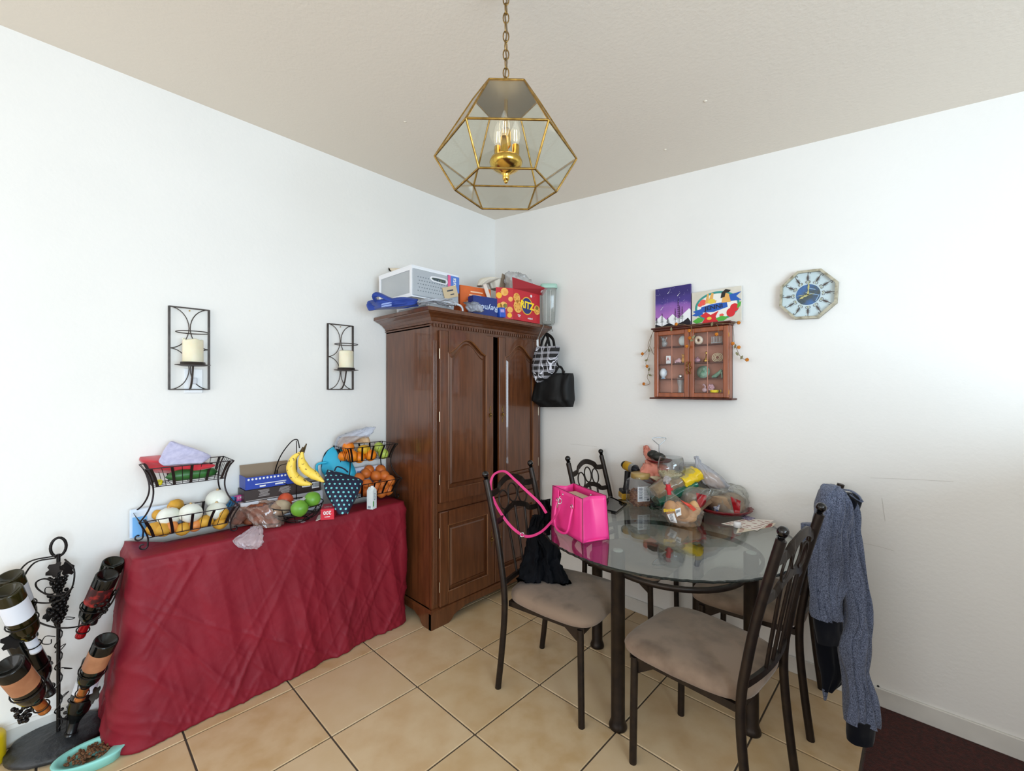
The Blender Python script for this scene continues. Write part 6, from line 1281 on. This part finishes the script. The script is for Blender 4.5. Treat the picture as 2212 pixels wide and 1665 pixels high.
# blue tote lying at the left edge
t = thing('blue_tote', 'folded royal blue tote bag at the left edge of the armoire top', 'bag', (.3, -1.08, AT)); bl_ = M('royal_blue_fabric', '#1c3f9e', .7, col2='#17368a', ns=9, sheen=.2)
q = MB(); q.loft([(atx(799, 662, .2), atx(802, 664, .2), V((.0, 0, .01))), (atx(799, 650, .28)+V((0, 0, 0)), atx(812, 680, .28), V((.06, 0, .0))), (atx(825, 646, .36), atx(835, 676, .36), V((.07, 0, 0))), (atx(860, 642, .42), atx(866, 668, .42), V((.06, 0, 0))), (atx(895, 645, .46), atx(898, 662, .46), V((.04, 0, 0))), (atx(902, 650, .46), atx(902, 658, .46), V((.02, 0, 0)))], 40, fold=.03, ff=5, seed=2)
for p in q.v: p.z = max(p.z, AT-.006 if p.y < -1.11 else AT)
bvb = BVHTree.FromPolygons([tuple(p) for p in q.v], q.f); q.build('bag_body', bl_, t, world=True)
q = MB(); q.bar(bez([atx(812, 650, .34), atx(808, 640, .36), atx(818, 636, .38), atx(840, 646, .42), atx(856, 652, .44)], 5), .028, .004, up=(1, 0, .2), sm=True); q.build('strap', bl_, t, world=True)
patch([(824, 656), (846, 651), (846, 661), (824, 665)], 'oval_mark', M('print_blue_pale', '#8fa4dc', .6), t, bvb, .002, 6)
# clear bags and boxes along the front edge
q = MB(); q.loft([lv(902, 908, 655, 2.45, .02), lv(905, 975, 648, 2.5, .03), lv(925, 985, 652, 2.52, .03), lv(965, 985, 660, 2.55, .02)], 40, fold=.02, ff=5, seed=3); q.jit(.008, 40, 2, True)
for p in q.v: p.z = max(p.z, AT+.001)
solo('clear_bag', q, GL('film_flat', '#eef0f4', 1.5, .1, .4, '#d9dce2'), 'flat clear plastic bag on the armoire in front of the drawer unit', 'plastic bag')
q = MB(); q.loft([lv(1000, 1006, 655, 2.66, .02), lv(1004, 1034, 656, 2.68, .03), lv(1008, 1040, 663, 2.7, .03), lv(1012, 1044, 674, 2.7, .02)], 40, fold=.02, ff=5, seed=7); q.jit(.010, 38, 4, True)
for p in q.v: p.z = max(p.z, AT+.001)
solo('clear_bag', q, GL('film_flat2', '#eef0f4', 1.5, .1, .34, '#cfd3da'), 'crumpled clear plastic bag spilling around the dark blue carton', 'plastic bag')
q = MB(); q.bar(bez([atx(972, 664, .5), atx(975, 657, .5), atx(990, 658, .5), atx(998, 664, .5), atx(1000, 672, .5)], 4), .012, .006, up=(1, 0, 0), sm=True)
for p in q.v: p.z = max(p.z, AT+.001)
solo('loose_handle', q, wh, 'white curved plastic handle lying at the front edge of the armoire top', 'handle')
def pbox(base, z0, h, nm, mts, label, dec=None, cat='box'):
    base = [V((p[0], p[1], 0)) for p in base]; c = sum(base, V())/4; t = thing(nm, label, cat, (c.x, c.y, z0)); q = MB(); q.prism([(p.x, p.y) for p in base], z0, z0+h); q.build('carton', mts, t, world=True); 
    if dec: dec(t, base)
    return t
# orange carton
o0, o1 = atx(994, 640, .44), atx(1060, 640, .48)
def dec_o(t, b):
    F = frame((b[0].x, b[0].y, AT+.002), b[1]-b[0], (0, 0, 1)); L_ = (b[1]-b[0]).length; q = MB().at(F)
    q.text('GLAD', Matrix.Translation((L_*.45, .115, .001)) @ Matrix.Rotation(.15, 4, 'Z'), .055, 0, bold=.02) if False else None
    for i in range(4): q.box((L_*.4+.01*i, .10+.022*i, .001), (L_*.4, .008, .001))
    q.build('lettering', M('print_cream', '#f3c9a8', .5), t, world=True)
pbox([(o0.x, o0.y), (o1.x, o1.y), (o1.x-.09, o1.y+.01), (o0.x-.09, o0.y+.01)], AT, atx(1058, 622, .48).z-AT-.01, 'orange_carton', M('orange_card', '#dd6a2a', .45, col2='#c8581f', ns=7), 'orange printed carton behind the dark blue one on the armoire', dec_o)
q = MB(); a = atx(1052, 630, .50); q.at(Matrix.Translation(a) @ Matrix.Rotation(radians(25), 4, 'X')); q.box((0, 0, 0), (.004, .03, .10)); solo('carton_flap', q, M('flap_white', '#e6d7cb', .6), 'white torn flap at the right end of the orange carton', 'paper')
# dark blue foil carton, printed upside down
r0, r1 = atx(1022, 660, .545), atx(1074, 660, .575)
zt_r = atx(1074, 645, .575).z
def dec_r(t, b):
    d_ = (b[1]-b[0]); L_ = d_.length; F = frame((b[0]+b[1])/2+V((0, 0, AT+(zt_r-AT)*.42)), d_, (0, 0, 1)) @ Matrix.Rotation(pi, 4, 'Z')
    q = MB().at(F); q.text('Reynolds', Matrix.Translation((0, 0, .002)), .052, 0, bold=.02); q.build('lettering', M('print_silver', '#b9c8e4', .4), t, world=True)
    F2 = frame((b[0]+b[1])/2+V((0, 0, zt_r+.001)), d_, V((-1, 0, 0))) @ Matrix.Rotation(pi, 4, 'Z') @ Matrix.Translation((0, -.03, 0))
    q = MB().at(F2); q.text('Reynolds', Matrix.Identity(4), .045, 0, bold=.02); q.build('lettering', M('print_silver', '#b9c8e4', .4), t, world=True)
pbox([(r0.x, r0.y), (r1.x, r1.y), (r1.x-.06, r1.y+.01), (r0.x-.06, r0.y+.01)], AT, zt_r-AT, 'foil_carton', M('foil_blue', '#15307c', .35, col2='#122a6e', ns=7), 'dark blue foil carton printed Reynolds upside down, at the front of the armoire top', dec_r)
q = MB(); a = atx(1082, 672, .57); q.at(Matrix.Translation((a.x, a.y, AT+.036)) @ Matrix.Rotation(.1, 4, 'X')); q.box((0, 0, 0), (.04, .055, .065), bev=.004); q.box((.0205, -.005, .01), (.001, .035, .02), 1); solo('small_blue_pack', q, [M('pack_royal', '#2a55bd', .4), M('pack_lilac', '#b7a6dc', .4)], 'small blue and lilac pack between the foil carton and the cracker box', 'packet')
# cracker box
e0, e1, e2_ = atx(1071, 650, .535), atx(1108, 650, .592), atx(1166, 650, .590)
fourth = V((e0.x+e2_.x-e1.x, e0.y+e2_.y-e1.y, 0)); hR = .210
rb = thing('cracker_box', 'red cracker box printed RITZ with its top flap open', 'box', ((e0.x+e2_.x)/2, (e0.y+e2_.y)/2, AT)); rr_ = M('cracker_red', '#c8192a', .35, col2='#b9142a', ns=4)
q = MB(); q.prism([(p.x, p.y) for p in (e0, e1, e2_, fourth)], AT+.001, AT+hR); q.build('carton', rr_, rb, world=True)
def onface(a, b):
    a, b = V((a.x, a.y, AT+.001)), V((b.x, b.y, AT+.001)); return frame(a, b-a, (0, 0, 1)), (b-a).length
crk = M('cracker_gold', '#f2b860', .5, col2='#e09a3c', ns=30); crd = M('cracker_dot', '#a8641c', .6); chz = M('cheese_yellow', '#f2b21a', .4); olv = M('topping_olive', '#8a7a1c', .5, col2='#5c5a14', ns=60)
def disc(q, x, y, r, z=.001, mi=0, n=20): q.prism([(x+r*cos(2*pi*i/n)*(1+.04*cos(10*2*pi*i/n)), y+r*sin(2*pi*i/n)) for i in range(n)], z, z+.0006, mi)
F1_, L1_ = onface(e0, e1); F2_, L2_ = onface(e1, e2_)
q = MB().at(F1_)
for x, y, r in ((.15, .12, .14), (.45, .42, .17), (.5, .86, .17), (.82, .30, .13), (.86, .64, .16)): disc(q, x*L1_, y*hR, min(r*L1_*1.3, min(x*L1_, L1_-x*L1_)*.98 if True else 1), mi=0)
disc(q, .18*L1_, .74*hR, .17*L1_, mi=2); disc(q, .55*L1_, .42*hR, .12*L1_, .0018, mi=3); disc(q, .22*L1_, .40*hR, .16*L1_, mi=2); disc(q, .8*L1_, .12*hR, .14*L1_, mi=2)
q.at(F2_)
for x, y, r in ((.13, .72, .115), (.17, .44, .15), (.88, .45, .118)): disc(q, x*L2_, y*hR, r*L2_, mi=0)
for x, y, r in ((.13, .72, .115), (.17, .44, .15), (.88, .45, .118)):
    for k_ in range(7): disc(q, (x+.6*r*cos(k_*.9))*L2_, y*hR+.6*r*L2_*sin(k_*.9), .0035, .0018, 1, 8)
disc(q, .88*L2_, .52*hR, .05*L2_, .0018, 3); q.build('cracker_pictures', [crk, crd, chz, olv], rb, world=True)['kind'] = 'stuff'
q = MB().at(F2_); q.prism([(L2_*(.50+.21*cos(2*pi*i/28)), hR*.52+.062*sin(2*pi*i/28)) for i in range(28)], .0008, .0014); q.prism([(L2_*(.50+.185*cos(2*pi*i/28)), hR*.52+.056*sin(2*pi*i/28)) for i in range(28)], .0015, .0018, 1); q.build('logo_oval', [M('logo_gold', '#e8b92c', .4), M('logo_navy', '#1c2c6e', .4)], rb, world=True)
q = MB().at(F2_); q.text('RITZ', Matrix.Translation((L2_*.51, hR*.53, .0022)) @ Matrix.Rotation(-.06, 4, 'Z'), .068, 0, bold=.035, sx=1.0); q.build('lettering', M('logo_yellow', '#ffd91c', .4), rb, world=True)
q = MB().at(F2_); q.text('original', Matrix.Translation((L2_*.62, hR*.12, .0012)), .018, 0, bold=.02); q.box((L2_*.22, hR*.17, .001), (.03, .006, .0006)); q.box((L2_*.22, hR*.12, .001), (.02, .003, .0006)); disc(q, L2_*.66, hR*.88, .010, .0008); q.build('small_print', white_pl, rb, world=True)
a, b = V((e1.x, e1.y, AT+hR)), V((e2_.x, e2_.y, AT+hR)); dn = (b-a).normalized().cross(V((0, 0, 1)))
fq = [a, b+(b-a)*.12+V((0, 0, -.01))*0, b+(b-a)*.12+dn*.045+V((0, 0, .045)), a+dn*.0+V((0, 0, .075))-(b-a)*.02]
q = MB(); q.add(fq+[p-dn*.002 for p in fq], [(0, 1, 2, 3), (7, 6, 5, 4), (0, 4, 5, 1), (1, 5, 6, 2), (2, 6, 7, 3), (3, 7, 4, 0)]); flp = q.build('top_flap', M('cracker_dark_red', '#9c1222', .4), rb, world=True)
q = MB(); q.text('original', frame(a.lerp(b, .55)+V((0, 0, .03))+dn*.016, b-a, fq[3]-fq[0]), .022, 0, bold=.02); q.text('|||', frame(a.lerp(b, .96)+V((0, 0, .022))+dn*.028, b-a, fq[2]-fq[1]), .02, 0, bold=.03); q.build('lettering', white_pl, flp, world=True)
# brown card, clear bag, pale roll, lidded bin
q = MB(); a = atx(1086, 615, .42); q.at(Matrix.Translation(V((a.x, a.y, (AT+a.z)/2+.04))) @ Matrix.Rotation(radians(-12), 4, 'X')); q.box((0, 0, 0), (.004, .085, 2*(a.z+.05-AT-.04)*.5+.06)); 
for p in q.v: p.z = max(p.z, AT)
solo('brown_card', q, M('kraft_board', '#8f7d69', .8), 'upright brown cardboard piece behind the cracker box', 'cardboard')
q = MB(); q.loft([lv(1092, 1120, 590, 3.1, .03), lv(1088, 1140, 600, 3.1, .05), lv(1090, 1150, 615, 3.1, .05), lv(1095, 1150, 640, 3.1, .04)], 40, fold=.03, ff=5, seed=2); q.jit(.014, 26, 4, True)
for p in q.v: p.y = min(p.y, -.01)
solo('crumpled_bag', q, GL('film_crumple', '#eceef0', 1.5, .15, .45, '#d8d6d2'), 'crumpled translucent bag rising behind the cracker box', 'plastic bag')
q = MB(); q.loft([lv(1030, 1042, 618, 3.05, .03), lv(1036, 1075, 604, 3.1, .06), lv(1050, 1092, 606, 3.15, .06), lv(1060, 1092, 625, 3.15, .05)], 30, fold=.01, ff=3, seed=5); 
for p in q.v: p.y = min(p.y, -.01)
solo('paper_towel_pack', q, M('pale_roll', '#e3ddcf', .6, col2='#d8d1c1', ns=20), 'pale wrapped roll behind the orange carton on the armoire', 'paper roll')
q = MB(); c = atx(838, 592, .1); q.loft([lv(835, 842, 588, 2.95, .02), lv(832, 880, 582, 2.95, .04), lv(845, 890, 590, 2.95, .04)], 20, fold=.01, seed=2)
for p in q.v: p.x = max(p.x, .002); p.z = max(p.z, zA1+.002)
solo('beige_cloth', q, M('beige_fabric', '#d9ccb6', .8), 'beige cloth showing on top behind the drawer unit', 'cloth')
# bin with mint lid at the right end
bx_, by_ = .615, -.062
t = thing('cereal_bin', 'tall clear plastic bin with a mint green lid beside the red cracker box', 'container', (bx_, by_, AT), HEAD)
q = MB(); q.lathe([(0, .001), (.040, .001), (.046, .01), (.056, .25), (.057, .262)], 44, sq=6); q.build('bin_body', GL('bin_clear', '#e3e6e4', 1.45, .08, .24, '#d6d9d6'), t)
q = MB(); q.lathe([(.058, .256), (.061, .259), (.061, .282), (.056, .288), (0, .289)], 44, sq=6); q.box((-.085, 0, .268), (.09, .07, .020), bev=.008, seg=2); q.build('lid', M('mint_lid', '#a5cbbb', .4, col2='#9cc3b3', ns=8), t)
for x in (-.02, .01): q = MB(); q.tube([(x, -.046, .02), (x, -.056, .24)], .0018, 6); q.build('rib', GL('rib_clear', '#ffffff', 1.5, .2, .6, '#f2f2f0'), t)
# ------------------------------------------------------------------ bags on the hook at the armoire's corner
t = thing('over_door_hook', 'grey metal hooks hung over the right corner of the armoire cornice', 'hook', (.58, -.05, 1.82)); gm = M('hook_grey', '#a7a6a4', .35, .8)
q = MB(); q.bar(bez([atx(1170, 703, .585), atx(1174, 702, .608), atx(1168, 715, .612), atx(1160, 735, .612)], 4), .012, .0025, up=(0, 1, 0), sm=True); q.build('strap', gm, t, world=True)
q = MB(); q.bar(bez([aty(1186, 704, -.03), aty(1192, 711, -.04), aty(1194, 716, -.05), aty(1190, 718, -.06)], 4), .006, .002, up=(0, 0, 1)); q.tube([aty(1176, 708, -.03), aty(1186, 712, -.03), aty(1181, 722, -.05)], .0025, 6); q.build('prong', gm, t, world=True)
blk = M('black_nylon', '#0f1011', .6, spec=.3, col2='#17191b', ns=5, bump=.2, bs=60, bd=.003)
t = thing('black_tote', 'black nylon tote bag hanging lowest at the right side of the armoire', 'bag', (.72, -.15, 1.30)); Zt_ = dep((.72, -.15, 0))
def f3(a, b, py, y, th): A_, B_ = aty(a, py, y), aty(b, py, y-.02); return (A_, B_, V((0, -th, 0)))
q = MB(); q.loft([f3(1196, 1236, 806, -.10, .03), f3(1166, 1237, 815, -.10, .05), f3(1157, 1237, 840, -.10, .06), f3(1154, 1238, 862, -.10, .065), f3(1156, 1237, 868, -.10, .06), f3(1168, 1236, 879, -.10, .04)], 48, fold=.024, ff=3.2, seed=3, hard=3)
for p in q.v: p.y = min(p.y, -.008)
q.build('bag_body', blk, t, world=True)
q = MB()
q.bar(bez([aty(1192, 820, -.15), aty(1202, 800, -.15), aty(1208, 792, -.14), aty(1214, 796, -.14), aty(1218, 808, -.15)], 5), .016, .003, up=(0, -1, 0), sm=True); q.bar(bez([aty(1208, 794, -.13), aty(1200, 778, -.12), aty(1188, 750, -.10), aty(1180, 722, -.06)], 5), .012, .003, up=(0, -1, 0), sm=True); q.build('handle', blk, t, world=True)
q = MB(); q.box(aty(1217, 803, -.16), (.026, .008, .016), bev=.002); q.build('strap_buckle', black, t, world=True)
# plaid bag
pl_ = M('plaid_black', '#100f12', .75); nt = pl_.node_tree; b_ = nt.nodes['Principled BSDF']; tc = nt.nodes.new('ShaderNodeTexCoord'); sp = nt.nodes.new('ShaderNodeSeparateXYZ'); nt.links.new(tc.outputs['Object'], sp.inputs[0])
def stripes(out_, per, offs):
    acc = None
    for o_ in offs:
        a = nt.nodes.new('ShaderNodeMath'); a.operation = 'ADD'; a.inputs[1].default_value = o_+10; nt.links.new(out_, a.inputs[0])
        m_ = nt.nodes.new('ShaderNodeMath'); m_.operation = 'MODULO'; m_.inputs[1].default_value = per; nt.links.new(a.outputs[0], m_.inputs[0])
        l_ = nt.nodes.new('ShaderNodeMath'); l_.operation = 'LESS_THAN'; l_.inputs[1].default_value = .0020; nt.links.new(m_.outputs[0], l_.inputs[0])
        if acc is None: acc = l_
        else: x_ = nt.nodes.new('ShaderNodeMath'); x_.operation = 'MAXIMUM'; nt.links.new(acc.outputs[0], x_.inputs[0]); nt.links.new(l_.outputs[0], x_.inputs[1]); acc = x_
    return acc
xy = nt.nodes.new('ShaderNodeMath'); xy.operation = 'SUBTRACT'; nt.links.new(sp.outputs['X'], xy.inputs[0]); nt.links.new(sp.outputs['Y'], xy.inputs[1])
s1 = stripes(xy.outputs[0], .040, (0, .006, .012)); s2 = stripes(sp.outputs['Z'], .042, (0, .006, .012)); mx_ = nt.nodes.new('ShaderNodeMath'); mx_.operation = 'MAXIMUM'; nt.links.new(s1.outputs[0], mx_.inputs[0]); nt.links.new(s2.outputs[0], mx_.inputs[1])
mc = nt.nodes.new('ShaderNodeMix'); mc.data_type = 'RGBA'; mc.inputs[6].default_value = lin('#100f12'); mc.inputs[7].default_value = lin('#d4d4de'); nt.links.new(mx_.outputs[0], mc.inputs[0]); nt.links.new(mc.outputs[2], b_.inputs['Base Color'])
t = thing('plaid_bag', 'black and white plaid tote bag hanging above the black one on the armoire corner', 'bag', (.64, -.12, 1.55), 0)
def f4(a, b, py, th, y=-.13): A_, B_ = aty(a, py, y-.04), aty(b, py, y); return (A_, B_, V((-.3, -1, 0)).normalized()*th)
q = MB(); q.loft([f4(1160, 1208, 748, .02), f4(1156, 1206, 762, .035), f4(1152, 1201, 785, .045), f4(1151, 1199, 805, .045), f4(1156, 1190, 818, .035), f4(1163, 1176, 826, .02)], 44, fold=.014, ff=3.5, seed=6); 
for p in q.v: p.y = min(p.y, -.075)
q.build('bag_body', pl_, t, world=True)
q = MB(); 
for a, b in (((1168, 750), (1188, 752)), ((1178, 748), (1198, 752))): q.bar(bez([aty(*a, -.15), aty(a[0]+5, 732, -.13), aty(1181, 721, -.09), aty(b[0]-4, 732, -.13), aty(*b, -.15)], 5), .02, .003, up=(0, -1, .1), sm=True)
q.build('handle', blk, t, world=True)
q = MB(); q.prism([(0, 0), (.02, .01), (.022, -.05), (0, -.04)], 0, .001); m_ = frame(atx(1159, 734, .615), (0, 1, 0), (0, 0, 1)); q.v = [m_ @ p for p in q.v]; solo('price_tag', q, white_pl, 'white tag hanging from the hook on the armoire corner', 'tag')
